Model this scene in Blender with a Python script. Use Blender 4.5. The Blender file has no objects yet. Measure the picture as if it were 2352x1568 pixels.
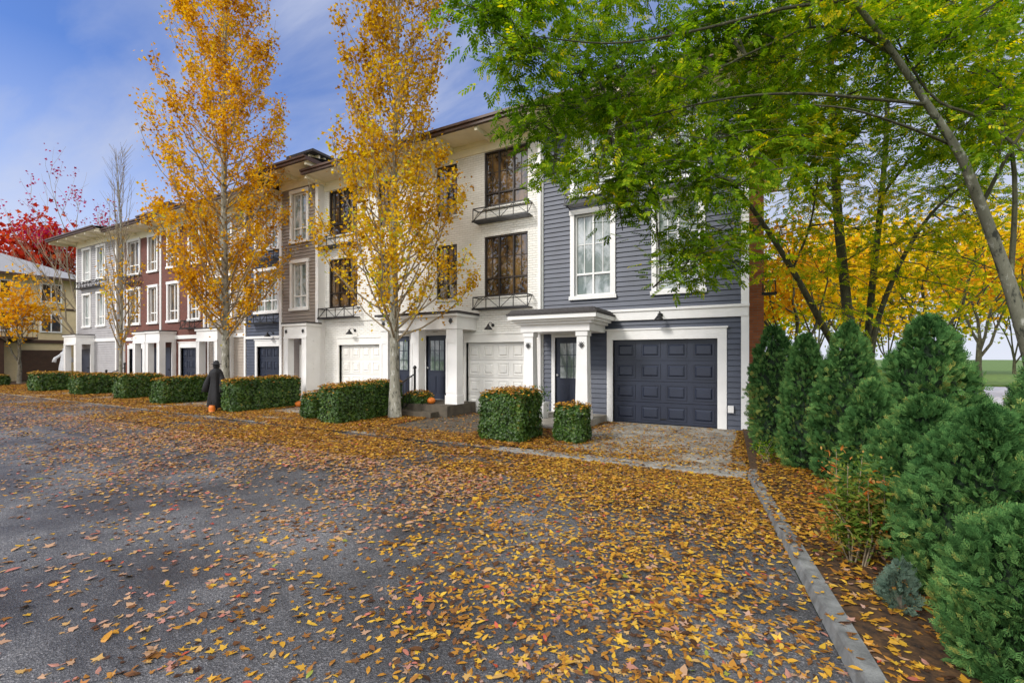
import bpy, math, random
import numpy as np
from mathutils import Vector, Matrix
random.seed(7); rng=np.random.default_rng(7)
scene=bpy.context.scene; col=scene.collection
PHI=math.radians(28.36); SP,CP=math.sin(PHI),math.cos(PHI); CH=1.69; FP=1045.0
def P(px,py,Z):
    t=(px-1176)/FP
    return Vector((Z*(-SP+t*CP), Z*(CP+t*SP), CH+(820-py)*Z/FP))
# ---------------- helpers
def link(o,parent=None):
    col.objects.link(o)
    if parent is not None: o.parent=parent
    return o
def tag(o,label=None,cat=None,group=None,kind=None):
    if label: o['label']=label
    if cat: o['category']=cat
    if group: o['group']=group
    if kind: o['kind']=kind
    return o
def empty(name,loc,label,cat,group=None,rz=0):
    o=bpy.data.objects.new(name,None); o.location=loc; o.rotation_euler=(0,0,rz); col.objects.link(o)
    return tag(o,label,cat,group)
class MB:
    def __init__(s): s.v=[]; s.f=[]
    def quad(s,a,b,c,d):
        n=len(s.v); s.v+=[tuple(a),tuple(b),tuple(c),tuple(d)]; s.f.append((n,n+1,n+2,n+3))
    def poly(s,pts):
        n=len(s.v); s.v+=[tuple(p) for p in pts]; s.f.append(tuple(range(n,n+len(pts))))
    def box(s,x0,x1,y0,y1,z0,z1):
        n=len(s.v)
        s.v+=[(x0,y0,z0),(x1,y0,z0),(x1,y1,z0),(x0,y1,z0),(x0,y0,z1),(x1,y0,z1),(x1,y1,z1),(x0,y1,z1)]
        s.f+=[(n,n+3,n+2,n+1),(n+4,n+5,n+6,n+7),(n,n+1,n+5,n+4),(n+1,n+2,n+6,n+5),(n+2,n+3,n+7,n+6),(n+3,n,n+4,n+7)]
    def taper(s,x0,x1,y0,y1,z0,z1,k):
        cx,cy=(x0+x1)/2,(y0+y1)/2; n=len(s.v)
        a=[(x0,y0,z0),(x1,y0,z0),(x1,y1,z0),(x0,y1,z0)]
        s.v+=a+[(cx+(p[0]-cx)*k,cy+(p[1]-cy)*k,z1) for p in a]
        s.f+=[(n,n+3,n+2,n+1),(n+4,n+5,n+6,n+7),(n,n+1,n+5,n+4),(n+1,n+2,n+6,n+5),(n+2,n+3,n+7,n+6),(n+3,n,n+4,n+7)]
    def bar(s,a,b,w):
        s.tube([a,b],[w,w],4)
    def tube(s,pts,rad,seg=8,cap=True):
        pts=[Vector(p) for p in pts]; n0=len(s.v); prev=None
        for i,p in enumerate(pts):
            d=(pts[min(i+1,len(pts)-1)]-pts[max(i-1,0)])
            if d.length<1e-6: d=Vector((0,0,1))
            d.normalize()
            if prev is None:
                up=Vector((0,0,1)) if abs(d.z)<.9 else Vector((1,0,0))
                u=d.cross(up).normalized()
            else:
                u=prev-d*prev.dot(d)
                u=u.normalized() if u.length>1e-6 else d.orthogonal().normalized()
            prev=u; w=d.cross(u)
            for k in range(seg):
                a=2*math.pi*k/seg+math.pi/4
                q=p+(u*math.cos(a)+w*math.sin(a))*rad[i]; s.v.append((q.x,q.y,q.z))
        for i in range(len(pts)-1):
            for k in range(seg):
                a=n0+i*seg+k; b=n0+i*seg+(k+1)%seg
                s.f.append((a,b,b+seg,a+seg))
        if cap:
            s.f.append(tuple(n0+k for k in range(seg))); m=n0+(len(pts)-1)*seg
            s.f.append(tuple(m+k for k in range(seg)))
    def lathe(s,c,prof,seg=20,wob=None):
        n0=len(s.v)
        for i,(r,z) in enumerate(prof):
            for k in range(seg):
                a=2*math.pi*k/seg; rr=r*(wob(a,i) if wob else 1)
                s.v.append((c[0]+rr*math.cos(a),c[1]+rr*math.sin(a),c[2]+z))
        for i in range(len(prof)-1):
            for k in range(seg):
                a=n0+i*seg+k; b=n0+i*seg+(k+1)%seg; s.f.append((a,b,b+seg,a+seg))
        s.f.append(tuple(n0+k for k in range(seg))); m=n0+(len(prof)-1)*seg
        s.f.append(tuple(m+k for k in range(seg)))
    def build(s,name,mat,parent=None,smooth=False):
        me=bpy.data.meshes.new(name)
        me.from_pydata(s.v,[],s.f); me.update()
        if mat: me.materials.append(mat)
        if smooth: me.polygons.foreach_set('use_smooth',[True]*len(me.polygons))
        return link(bpy.data.objects.new(name,me),parent)
# ---------------- materials
def newmat(name):
    m=bpy.data.materials.new(name); m.use_nodes=True; nt=m.node_tree
    return m,nt,nt.nodes['Principled BSDF']
def N(nt,t,**k):
    n=nt.nodes.new(t)
    for a,b in k.items(): setattr(n,a,b)
    return n
def ramp(nt,stops,interp='LINEAR'):
    r=nt.nodes.new('ShaderNodeValToRGB'); r.color_ramp.interpolation=interp
    e=r.color_ramp.elements
    while len(e)>1: e.remove(e[-1])
    e[0].position=stops[0][0]; e[0].color=(*stops[0][1],1)
    for p,c in stops[1:]:
        q=e.new(p); q.color=(*c,1)
    return r
def plain(name,c,rough=.6,var=.12,scale=6,bump=.0,bscale=60,metal=0,c2=None):
    m,nt,b=newmat(name)
    tc=N(nt,'ShaderNodeTexCoord'); n=N(nt,'ShaderNodeTexNoise'); n.inputs['Scale'].default_value=scale; n.inputs['Detail'].default_value=6
    nt.links.new(tc.outputs['Object'],n.inputs['Vector'])
    r=ramp(nt,[(.3,tuple(x*(1-var) for x in c)),(.7,c2 or tuple(min(1,x*(1+var)) for x in c))])
    nt.links.new(n.outputs['Fac'],r.inputs[0]); nt.links.new(r.outputs[0],b.inputs['Base Color'])
    b.inputs['Roughness'].default_value=rough; b.inputs['Metallic'].default_value=metal
    if bump:
        n2=N(nt,'ShaderNodeTexNoise'); n2.inputs['Scale'].default_value=bscale; n2.inputs['Detail'].default_value=4
        nt.links.new(tc.outputs['Object'],n2.inputs['Vector'])
        bp=N(nt,'ShaderNodeBump'); bp.inputs['Strength'].default_value=bump; bp.inputs['Distance'].default_value=.01
        nt.links.new(n2.outputs['Fac'],bp.inputs['Height']); nt.links.new(bp.outputs[0],b.inputs['Normal'])
    return m
def barkmat(name,base,spot,light,sc=14):
    m,nt,b=newmat(name); tc=N(nt,'ShaderNodeTexCoord'); mp=N(nt,'ShaderNodeMapping'); mp.inputs['Scale'].default_value=(1,1,.4)
    nt.links.new(tc.outputs['Object'],mp.inputs[0])
    n=N(nt,'ShaderNodeTexNoise'); n.inputs['Scale'].default_value=sc; n.inputs['Detail'].default_value=8; n.inputs['Roughness'].default_value=.7; nt.links.new(mp.outputs[0],n.inputs['Vector'])
    r=ramp(nt,[(.38,spot),(.46,base),(.56,base),(.66,light)]); nt.links.new(n.outputs['Fac'],r.inputs[0]); nt.links.new(r.outputs[0],b.inputs['Base Color']); b.inputs['Roughness'].default_value=.9
    bp=N(nt,'ShaderNodeBump'); bp.inputs['Strength'].default_value=1; bp.inputs['Distance'].default_value=.02; nt.links.new(n.outputs['Fac'],bp.inputs['Height']); nt.links.new(bp.outputs[0],b.inputs['Normal'])
    return m
def brickmat(name,c1,c2,mort,bump=.6):
    m,nt,b=newmat(name)
    tc=N(nt,'ShaderNodeTexCoord'); sx=N(nt,'ShaderNodeSeparateXYZ'); nt.links.new(tc.outputs['Object'],sx.inputs[0])
    ad=N(nt,'ShaderNodeMath',operation='ADD'); nt.links.new(sx.outputs[0],ad.inputs[0]); nt.links.new(sx.outputs[1],ad.inputs[1])
    cx=N(nt,'ShaderNodeCombineXYZ'); nt.links.new(ad.outputs[0],cx.inputs[0]); nt.links.new(sx.outputs[2],cx.inputs[1])
    bt=N(nt,'ShaderNodeTexBrick'); bt.offset=.5
    for k,v in (('Scale',1),('Brick Width',.2),('Row Height',.068),('Mortar Size',.007),('Mortar Smooth',.3),('Bias',0)): bt.inputs[k].default_value=v
    bt.inputs['Color1'].default_value=(*c1,1); bt.inputs['Color2'].default_value=(*c2,1); bt.inputs['Mortar'].default_value=(*mort,1)
    nt.links.new(cx.outputs[0],bt.inputs['Vector'])
    n=N(nt,'ShaderNodeTexNoise'); n.inputs['Scale'].default_value=2.5; n.inputs['Detail'].default_value=8
    nt.links.new(tc.outputs['Object'],n.inputs['Vector'])
    r=ramp(nt,[(.3,(.93,.92,.90)),(.7,(1,1,1))]); nt.links.new(n.outputs['Fac'],r.inputs[0])
    mx=N(nt,'ShaderNodeMix',data_type='RGBA',blend_type='MULTIPLY'); mx.inputs[0].default_value=1
    nt.links.new(bt.outputs['Color'],mx.inputs[6]); nt.links.new(r.outputs[0],mx.inputs[7])
    nt.links.new(mx.outputs[2],b.inputs['Base Color']); b.inputs['Roughness'].default_value=.8
    n2=N(nt,'ShaderNodeTexNoise'); n2.inputs['Scale'].default_value=40; nt.links.new(tc.outputs['Object'],n2.inputs['Vector'])
    m2=N(nt,'ShaderNodeMath',operation='MULTIPLY_ADD'); m2.inputs[1].default_value=-1; nt.links.new(bt.outputs['Fac'],m2.inputs[0])
    m3=N(nt,'ShaderNodeMath',operation='MULTIPLY'); m3.inputs[1].default_value=.5; nt.links.new(n2.outputs['Fac'],m3.inputs[0]); nt.links.new(m3.outputs[0],m2.inputs[2])
    bp=N(nt,'ShaderNodeBump'); bp.inputs['Strength'].default_value=bump; bp.inputs['Distance'].default_value=.01
    nt.links.new(m2.outputs[0],bp.inputs['Height']); nt.links.new(bp.outputs[0],b.inputs['Normal'])
    return m
def leafmat(name,stops,trans=.4,gloss=0):
    m=bpy.data.materials.new(name); m.use_nodes=True; nt=m.node_tree; nt.nodes.clear()
    out=N(nt,'ShaderNodeOutputMaterial'); at=N(nt,'ShaderNodeAttribute'); at.attribute_name='tint'
    r=ramp(nt,stops); nt.links.new(at.outputs['Fac'],r.inputs[0])
    b=N(nt,'ShaderNodeBsdfDiffuse'); nt.links.new(r.outputs[0],b.inputs['Color']); cur=b.outputs[0]
    if gloss:
        gl=N(nt,'ShaderNodeBsdfGlossy'); gl.inputs['Roughness'].default_value=.4; gl.inputs['Color'].default_value=(.8,.8,.8,1)
        mg=N(nt,'ShaderNodeMixShader'); mg.inputs[0].default_value=gloss; nt.links.new(cur,mg.inputs[1]); nt.links.new(gl.outputs[0],mg.inputs[2]); cur=mg.outputs[0]
    if trans>0:
        t=N(nt,'ShaderNodeBsdfTranslucent'); g=N(nt,'ShaderNodeHueSaturation'); g.inputs['Saturation'].default_value=1.05; g.inputs['Value'].default_value=1.5
        nt.links.new(r.outputs[0],g.inputs['Color']); nt.links.new(g.outputs[0],t.inputs['Color'])
        mx=N(nt,'ShaderNodeMixShader'); mx.inputs[0].default_value=trans
        nt.links.new(cur,mx.inputs[1]); nt.links.new(t.outputs[0],mx.inputs[2]); cur=mx.outputs[0]
    nt.links.new(cur,out.inputs[0])
    return m
def asphalt():
    m,nt,b=newmat('asphalt'); tc=N(nt,'ShaderNodeTexCoord')
    n=N(nt,'ShaderNodeTexNoise'); n.inputs['Scale'].default_value=.6; n.inputs['Detail'].default_value=10; n.inputs['Roughness'].default_value=.66
    v=N(nt,'ShaderNodeTexVoronoi'); v.inputs['Scale'].default_value=120
    n2=N(nt,'ShaderNodeTexNoise'); n2.inputs['Scale'].default_value=48; n2.inputs['Detail'].default_value=6; n2.inputs['Roughness'].default_value=.7
    for q in (n,v,n2): nt.links.new(tc.outputs['Object'],q.inputs['Vector'])
    r=ramp(nt,[(.36,(.042,.042,.044)),(.47,(.072,.072,.075)),(.58,(.125,.124,.127)),(.72,(.20,.195,.195))]); nt.links.new(n.outputs['Fac'],r.inputs[0])
    r2=ramp(nt,[(0,(.5,.5,.5)),(.5,(.88,.88,.88)),(.82,(1.3,1.3,1.3)),(1,(2.5,2.4,2.3))])
    sx=N(nt,'ShaderNodeSeparateColor'); nt.links.new(v.outputs['Color'],sx.inputs[0]); nt.links.new(sx.outputs[0],r2.inputs[0])
    mx=N(nt,'ShaderNodeMix',data_type='RGBA',blend_type='MULTIPLY'); mx.inputs[0].default_value=.8
    nt.links.new(r.outputs[0],mx.inputs[6]); nt.links.new(r2.outputs[0],mx.inputs[7])
    r3=ramp(nt,[(.35,(.6,.6,.6)),(.65,(1.35,1.35,1.35))]); nt.links.new(n2.outputs['Fac'],r3.inputs[0])
    mx2=N(nt,'ShaderNodeMix',data_type='RGBA',blend_type='MULTIPLY'); mx2.inputs[0].default_value=1
    nt.links.new(mx.outputs[2],mx2.inputs[6]); nt.links.new(r3.outputs[0],mx2.inputs[7])
    nt.links.new(mx2.outputs[2],b.inputs['Base Color'])
    rr=ramp(nt,[(.4,(.38,.38,.38)),(.6,(.7,.7,.7))]); nt.links.new(n.outputs['Fac'],rr.inputs[0]); nt.links.new(rr.outputs[0],b.inputs['Roughness'])
    bp=N(nt,'ShaderNodeBump'); bp.inputs['Strength'].default_value=.7; bp.inputs['Distance'].default_value=.008
    nt.links.new(v.outputs['Distance'],bp.inputs['Height']); nt.links.new(bp.outputs[0],b.inputs['Normal'])
    return m
def glass(name,c,c2,wav=False):
    m,nt,b=newmat(name); tc=N(nt,'ShaderNodeTexCoord')
    n=N(nt,'ShaderNodeTexNoise'); n.inputs['Scale'].default_value=2.0; n.inputs['Detail'].default_value=7; n.inputs['Roughness'].default_value=.65; n.inputs['Distortion'].default_value=.6
    mp=N(nt,'ShaderNodeMapping'); mp.inputs['Scale'].default_value=(1.3,1,.7)
    nt.links.new(tc.outputs['Object'],mp.inputs[0]); nt.links.new(mp.outputs[0],n.inputs['Vector'])
    r=ramp(nt,[(.42,c),(.62,c2)])
    nt.links.new(n.outputs['Fac'],r.inputs[0]); nt.links.new(r.outputs[0],b.inputs['Base Color'])
    b.inputs['Roughness'].default_value=.03; b.inputs['Specular IOR Level'].default_value=.9
    b.inputs['Coat Weight'].default_value=.7; b.inputs['Coat Roughness'].default_value=.02
    n2=N(nt,'ShaderNodeTexNoise'); n2.inputs['Scale'].default_value=1.5; nt.links.new(tc.outputs['Object'],n2.inputs['Vector'])
    bp=N(nt,'ShaderNodeBump'); bp.inputs['Strength'].default_value=.08; bp.inputs['Distance'].default_value=.05
    nt.links.new(n2.outputs['Fac'],bp.inputs['Height']); nt.links.new(bp.outputs[0],b.inputs['Normal'])
    return m
M=dict(
 white=plain('white_trim',(.83,.825,.81),.45,.04,3,.1,40), cream=plain('cream_soffit',(.86,.79,.60),.6,.06,4),
 slate=plain('slate_siding',(.062,.074,.108),.5,.12,3,.1,30), brown=plain('taupe_siding',(.275,.23,.195),.6,.08,3,.1,30),
 grey=plain('grey_siding',(.36,.35,.36),.6,.08,3), tan=plain('tan_siding',(.36,.31,.26),.6,.1,3), beige=plain('beige_siding',(.68,.55,.33),.6,.08,3),
 wbrick=brickmat('white_brick',(.90,.89,.855),(.84,.83,.79),(.70,.69,.65),1.0),
 rbrick=brickmat('red_brick',(.19,.055,.038),(.13,.04,.028),(.13,.09,.075)), obrick=brickmat('orange_brick',(.55,.18,.07),(.40,.12,.05),(.30,.2,.15)),
 navy=plain('navy_door',(.026,.033,.056),.35,.1,2), wdoor=plain('white_door',(.87,.86,.82),.4,.03,2), black=plain('black_metal',(.012,.012,.013),.4,.2,8), bronze=plain('bronze_frame',(.026,.017,.012),.4,.2,8),
 fascia=plain('brown_fascia',(.07,.034,.02),.5,.15,5), roof=plain('roof_shingle',(.06,.055,.055),.9,.35,30,.5,60), fargrey=plain('pale_shingle',(.3,.3,.31),.9,.15,20,.4,50),
 conc=plain('concrete',(.25,.22,.175),.85,.3,2.2,.35,80,0,(.42,.40,.35)), strip=plain('concrete_strip',(.31,.30,.27),.85,.25,6,.35,80), kerb=plain('kerb_concrete',(.19,.195,.185),.85,.4,9,.6,90), pave=plain('dark_paving',(.085,.07,.05),.8,.3,5,.4,70),
 soil=plain('leaf_mulch',(.04,.024,.014),.95,.5,20,1.0,40,0,(.12,.06,.02)), grass=plain('lawn',(.10,.17,.03),.9,.4,3,.6,80), asphalt=asphalt(), street=plain('pale_asphalt',(.48,.48,.52),.9,.1,2),
 gdark=glass('dark_glass',(.012,.013,.016),(.20,.12,.05)), gcur=glass('curtained_glass',(.10,.14,.12),(.50,.53,.54)),  # dark panes: warm mottle in base colour stands in for reflected trees
 bark=barkmat('grey_bark',(.17,.15,.11),(.04,.035,.025),(.3,.28,.24)), bark2=barkmat('mottled_bark',(.26,.25,.20),(.04,.04,.03),(.52,.52,.48)), bark3=barkmat('lichen_bark',(.15,.15,.11),(.025,.028,.02),(.42,.43,.38),9), twig=plain('pale_twig',(.26,.21,.14),.9,.3,10),
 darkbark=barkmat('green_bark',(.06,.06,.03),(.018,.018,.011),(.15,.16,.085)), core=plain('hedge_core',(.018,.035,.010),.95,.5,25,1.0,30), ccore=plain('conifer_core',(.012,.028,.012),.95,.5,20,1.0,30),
 cloth_w=plain('white_cloth',(.7,.72,.75),.9,.1,8), cloth_b=plain('black_cloth',(.012,.012,.014),.85,.3,8,.6,20), pumpkin=plain('pumpkin_skin',(.65,.17,.015),.5,.15,8), stem=plain('pumpkin_stem',(.12,.12,.03),.8,.2,9),
 pot=plain('white_pot',(.62,.62,.6),.5,.06,6), grey_metal=plain('grey_metal',(.4,.4,.4),.5,.1,6),
)
M['gold']=leafmat('golden_leaf',[(0,(.22,.09,.008)),(.3,(.52,.25,.014)),(.6,(.72,.41,.022)),(.85,(.80,.55,.04)),(1,(.46,.48,.05))],.4)
M['goldg']=leafmat('golden_green_leaf',[(0,(.26,.12,.01)),(.3,(.54,.30,.016)),(.6,(.70,.47,.025)),(.85,(.58,.52,.04)),(1,(.32,.40,.04))],.4)
M['green']=leafmat('green_leaf',[(0,(.025,.065,.006)),(.3,(.08,.165,.010)),(.6,(.18,.30,.018)),(.85,(.36,.44,.025)),(1,(.72,.58,.03))],.5)
M['ygreen']=leafmat('yellow_green_leaf',[(0,(.10,.20,.02)),(.4,(.28,.38,.02)),(1,(.72,.58,.03))],.5)
M['yellow']=leafmat('yellow_leaf',[(0,(.42,.24,.01)),(.4,(.74,.48,.015)),(.8,(.80,.64,.03)),(1,(.36,.46,.04))],.45)
M['orange']=leafmat('orange_leaf',[(0,(.42,.15,.01)),(.5,(.72,.36,.02)),(1,(.78,.53,.04))],.4)
M['red']=leafmat('red_leaf',[(0,(.22,.015,.01)),(.6,(.5,.04,.02)),(1,(.6,.14,.03))],.3)
M['pink']=leafmat('crimson_leaf',[(0,(.25,.01,.05)),(1,(.5,.03,.12))],.3)
M['hedge']=leafmat('hedge_leaf',[(0,(.012,.035,.004)),(.5,(.045,.11,.012)),(.9,(.11,.18,.02)),(1,(.28,.2,.02))],0,.05)
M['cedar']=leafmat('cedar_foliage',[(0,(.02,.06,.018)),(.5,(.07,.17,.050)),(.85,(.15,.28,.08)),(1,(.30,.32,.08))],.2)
M['cedarb']=leafmat('blue_foliage',[(0,(.07,.12,.09)),(1,(.2,.28,.2))],.2)
M['nandina']=leafmat('red_green_leaf',[(0,(.07,.14,.02)),(.4,(.19,.25,.04)),(.6,(.46,.26,.08)),(.8,(.62,.17,.03)),(1,(.62,.06,.02))],.35)
LIT=[(0,(.055,.026,.014)),(.12,(.14,.06,.02)),(.3,(.29,.125,.025)),(.5,(.46,.215,.022)),(.68,(.60,.37,.035)),(.78,(.45,.27,.12)),(.9,(.40,.24,.18)),(.97,(.45,.06,.03)),(1,(.24,.27,.04))]
M['litter']=leafmat('fallen_leaf',LIT,0,.05)
# ---------------- instanced leaf meshes (merged)
def inst(name,tv,tf,pos,X,Y,Z,scale,tint,mat,parent=None,org=None):
    m=len(pos); n=len(tv); tv=np.asarray(tv,float); scale=np.asarray(scale).reshape(-1,1,1)*np.ones((m,1,1))
    W=pos[:,None,:]+scale*(tv[None,:,0:1]*X[:,None,:]+tv[None,:,1:2]*Y[:,None,:]+tv[None,:,2:3]*Z[:,None,:])
    if org is not None: W=W-np.array(org)
    loops=np.concatenate([np.array(f) for f in tf]); lens=np.array([len(f) for f in tf])
    L=(loops[None,:]+(np.arange(m)*n)[:,None]).ravel()
    st=np.concatenate([[0],np.cumsum(lens)[:-1]]); S=(st[None,:]+(np.arange(m)*len(loops))[:,None]).ravel()
    me=bpy.data.meshes.new(name); me.vertices.add(m*n); me.vertices.foreach_set('co',W.astype(np.float32).ravel())
    me.loops.add(len(L)); me.loops.foreach_set('vertex_index',L.astype(np.int32))
    me.polygons.add(len(S)); me.polygons.foreach_set('loop_start',S.astype(np.int32))
    me.update(calc_edges=True)
    nf=len(tf); T=np.asarray(tint,float)
    if T.ndim==1: T=np.repeat(T,nf)
    else: T=T.ravel()
    a=me.attributes.new('tint','FLOAT','FACE'); a.data.foreach_set('value',np.clip(T,0,1).astype(np.float32))
    me.materials.append(mat)
    return link(bpy.data.objects.new(name,me),parent)
def unit(v): return v/np.maximum(np.linalg.norm(v,axis=1,keepdims=True),1e-9)
def frames(nrm):
    Z=unit(nrm); r=unit(rng.normal(size=Z.shape)); X=unit(np.cross(r,Z)); Y=np.cross(Z,X); return X,Y,Z
def frames_dir(d,nrm):
    X=unit(d); Y=unit(np.cross(nrm,X)); Z=np.cross(X,Y); return X,Y,Z
def maple(curl=.12,j=0):
    L=[(270,.12),(312,.62),(345,.38),(14,.95),(38,.48),(62,.64),(90,1.05),(118,.64),(142,.48),(166,.95),(195,.38),(228,.62)]
    r=random.Random(j); v=[]
    for a,rr in L:
        rr*=.58*(1+r.uniform(-.16,.16)); a+=r.uniform(-6,6); x=rr*math.cos(math.radians(a)); y=rr*math.sin(math.radians(a))
        v.append((x,y,curl*(abs(x)*.9+(y*y)*.8)+r.uniform(0,.03)))
    return v,[tuple(range(12))]
def maple6():
    return [(0,-.5,0),(.3,-.1,.06),(.5,.15,.1),(.2,.2,.02),(0,.55,.08),(-.2,.2,.02),(-.5,.15,.1),(-.3,-.1,.06)],[tuple(range(8))]
def oval(c=.12): return [(0,-.5,0),(.2,-.2,c),(.2,.15,c),(0,.55,.05),(-.2,.15,c),(-.2,-.2,c)],[tuple(range(6))]
def greenspray():
    v=[];f=[]
    def leaf(bx,by,ang,l,w,droop):
        c,s=math.cos(ang),math.sin(ang); n=len(v)
        for (a,b) in ((0,0),(.3,-.5),(.65,-.42),(1,0),(.65,.42),(.3,.5)):
            x=a*l; y=b*w; v.append((bx+x*c-y*s,by+x*s+y*c,-droop*a+abs(b)*.03))
        f.append(tuple(range(n,n+6)))
    for i in range(5):
        x=.12+.17*i; bend=.05*math.sin(i*1.3)
        leaf(x,bend,math.radians(52),.29-.01*i,.13,.07); leaf(x+.07,bend,math.radians(-52),.29-.01*i,.13,.08)
    leaf(.95,.02,0,.26,.12,.08)
    n=len(v); v.extend([(0,-.008,0),(1,0,0),(0,.008,0)]); f.append((n,n+1,n+2)); return v,f
def cedarspray():
    v=[];f=[]
    def tri(bx,by,ang,l,w,z):
        c,s=math.cos(ang),math.sin(ang); n=len(v)
        for a,b in ((0,-.35),(.6,-.5),(1,0),(.6,.5),(0,.35)):
            v.append((bx+a*l*c-b*w*s,by+a*l*s+b*w*c,z*a))
        f.append(tuple(range(n,n+5)))
    tri(0,0,0,.9,.07,0)
    for i in range(4):
        x=.12+.19*i; l=.45-.06*i
        tri(x,0,math.radians(42),l,.08,.05); tri(x+.05,0,math.radians(-42),l,.08,-.04)
        if i<2: tri(x+.2,.17,math.radians(15),l*.5,.07,.05); tri(x+.24,-.16,math.radians(-15),l*.5,.07,-.05)
    return v,f
def sprig():
    v=[];f=[]
    for k in range(5):
        a=2*math.pi*k/5+.3; n=len(v); c,s=math.cos(a),math.sin(a)
        for x,y,z in ((.0,0,0),(.5,-.24,.2),(1,0,.25+.1*(k%2)),(.5,.24,.2)): v.append((x*c-y*s,x*s+y*c,z))
        f.append((n,n+1,n+2,n+3))
    return v,f
def noise3(p,f=1.0,seed=0):
    r=np.random.default_rng(seed); out=np.zeros(len(p))
    for k in range(6):
        w=r.normal(size=3)*f*(1+.5*k); out+=np.sin(p@w+r.uniform(0,6.28))/(1+.3*k)
    return out/3
# ================= GROUND
def sheet(name,pts,z,mat,thick=0):
    m=MB(); m.poly([(x,y,z) for x,y in pts])
    if thick:
        n=len(pts)
        for i in range(n):
            a,b=pts[i],pts[(i+1)%n]; m.quad((a[0],a[1],z),(b[0],b[1],z),(b[0],b[1],z-thick),(a[0],a[1],z-thick))
    return tag(m.build(name,mat),kind='structure')
sheet('ground',[(-400,-400),(400,-400),(400,400),(-400,400)],-.03,M['grass'])
sheet('road',[(-60,-14),(3,-14),(.95,-1),(.44,2.9),(-.13,7.08),(-.13,7.28),(-60,7.28)],0,M['asphalt'])
sheet('landscape_bed',[(-60,7.42),(-.1,7.42),(-.3,11.6),(-60,11.6)],.015,M['soil'],.1)
sheet('garden_bed',[(-.02,7.42),(-.02,7.2),(.19,5.6),(.38,4.2),(.55,2.9),(.73,1.4),(1.07,-1),(1.5,-3),(14,-3),(14,21),(-.1,21),(-.3,11.6),(-.1,7.6)],.07,M['soil'],.1)
sheet('driveway',[(-3.55,7.42),(-.12,7.42),(-.45,11.62),(-3.35,11.62)],.03,M['conc'],.1)
sheet('driveway',[(-8.0,7.42),(-5.3,7.42),(-5.6,11.62),(-7.9,11.62)],.025,M['pave'],.1)
for a,b in ((-13.6,-11.2),(-18.6,-16.2),(-24,-21.8),(-29.3,-27)): sheet('driveway',[(a-.2,7.42),(b+.2,7.42),(b,11.62),(a,11.62)],.025,M['conc'],.1)
m=MB(); m.box(-60,-4.3,7.285,7.41,-.02,.02); m.box(-4.29,-.14,7.1,7.41,-.02,.024); tag(m.build('kerb',M['strip']),kind='structure')
m=MB(); L=[(-.13,7.41),(-.13,7.15),(.08,5.6),(.27,4.2),(.44,2.9),(.62,1.4),(.95,-1)]
for i in range(len(L)-1):
    (x0,y0),(x1,y1)=L[i],L[i+1]; w=.125; z=.085; c=.022
    m.quad((x0,y0,0),(x1,y1,0),(x1+c,y1,z-.015),(x0+c,y0,z-.015)); m.quad((x0+c,y0,z-.015),(x1+c,y1,z-.015),(x1+c*1.6,y1,z),(x0+c*1.6,y0,z))
    m.quad((x0+c*1.6,y0,z),(x1+c*1.6,y1,z),(x1+w,y1,z),(x0+w,y0,z)); m.quad((x0+w,y0,z),(x1+w,y1,z),(x1+w,y1,0),(x0+w,y0,0))
m.quad((-.13,7.41,0),(-.105,7.41,.07),(0,7.41,.085),(0,7.41,0))
tag(m.build('kerb',M['kerb']),kind='structure')
sheet('street',[(3,21.5),(90,21.5),(90,36),(3,36)],.0,M['street'])
sheet('grass_verge',[(3,36.2),(90,36.2),(90,60),(3,60)],.1,M['grass'],.1)
# ================= HOUSES
def front_wall(mb,x0,x1,z0,z1,D,holes,lap=None,depth=.12):
    zs={z0,z1}|{h[2] for h in holes}|{h[3] for h in holes}
    if lap:
        k=z0
        while k<z1: zs.add(round(k,5)); k+=lap
    zs=sorted(z for z in zs if z0<=z<=z1); xs=sorted({x0,x1}|{h[0] for h in holes}|{h[1] for h in holes})
    for za,zb in zip(zs,zs[1:]):
        if zb-za<1e-4: continue
        zm=(za+zb)/2
        if lap:
            zl=z0+math.floor((zm-z0)/lap+1e-6)*lap; ya=D-.028*(1-(za-zl)/lap); yb=D-.028*(1-(zb-zl)/lap)
        else: ya=yb=D
        run=None
        cells=[]
        for xa,xb in zip(xs,xs[1:]):
            xm=(xa+xb)/2
            if any(h[0]<xm<h[1] and h[2]<zm<h[3] for h in holes): run=None; continue
            if run is not None: cells[-1][1]=xb
            else: cells.append([xa,xb]); run=1
        for xa,xb in cells:
            mb.quad((xa,ya,za),(xb,ya,za),(xb,yb,zb),(xa,yb,zb))
            if lap and abs(za-zl)<1e-4: mb.quad((xa,D,za),(xb,D,za),(xb,ya,za),(xa,ya,za))
    for a,b,c,d in holes:
        mb.quad((a,D-.001,c),(a,D+depth,c),(a,D+depth,d),(a,D-.001,d)); mb.quad((b,D-.001,c),(b,D+depth,c),(b,D+depth,d),(b,D-.001,d))
        mb.quad((a,D-.001,d),(b,D-.001,d),(b,D+depth,d),(a,D+depth,d)); mb.quad((a,D-.001,c),(b,D-.001,c),(b,D+depth,c),(a,D+depth,c))
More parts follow.
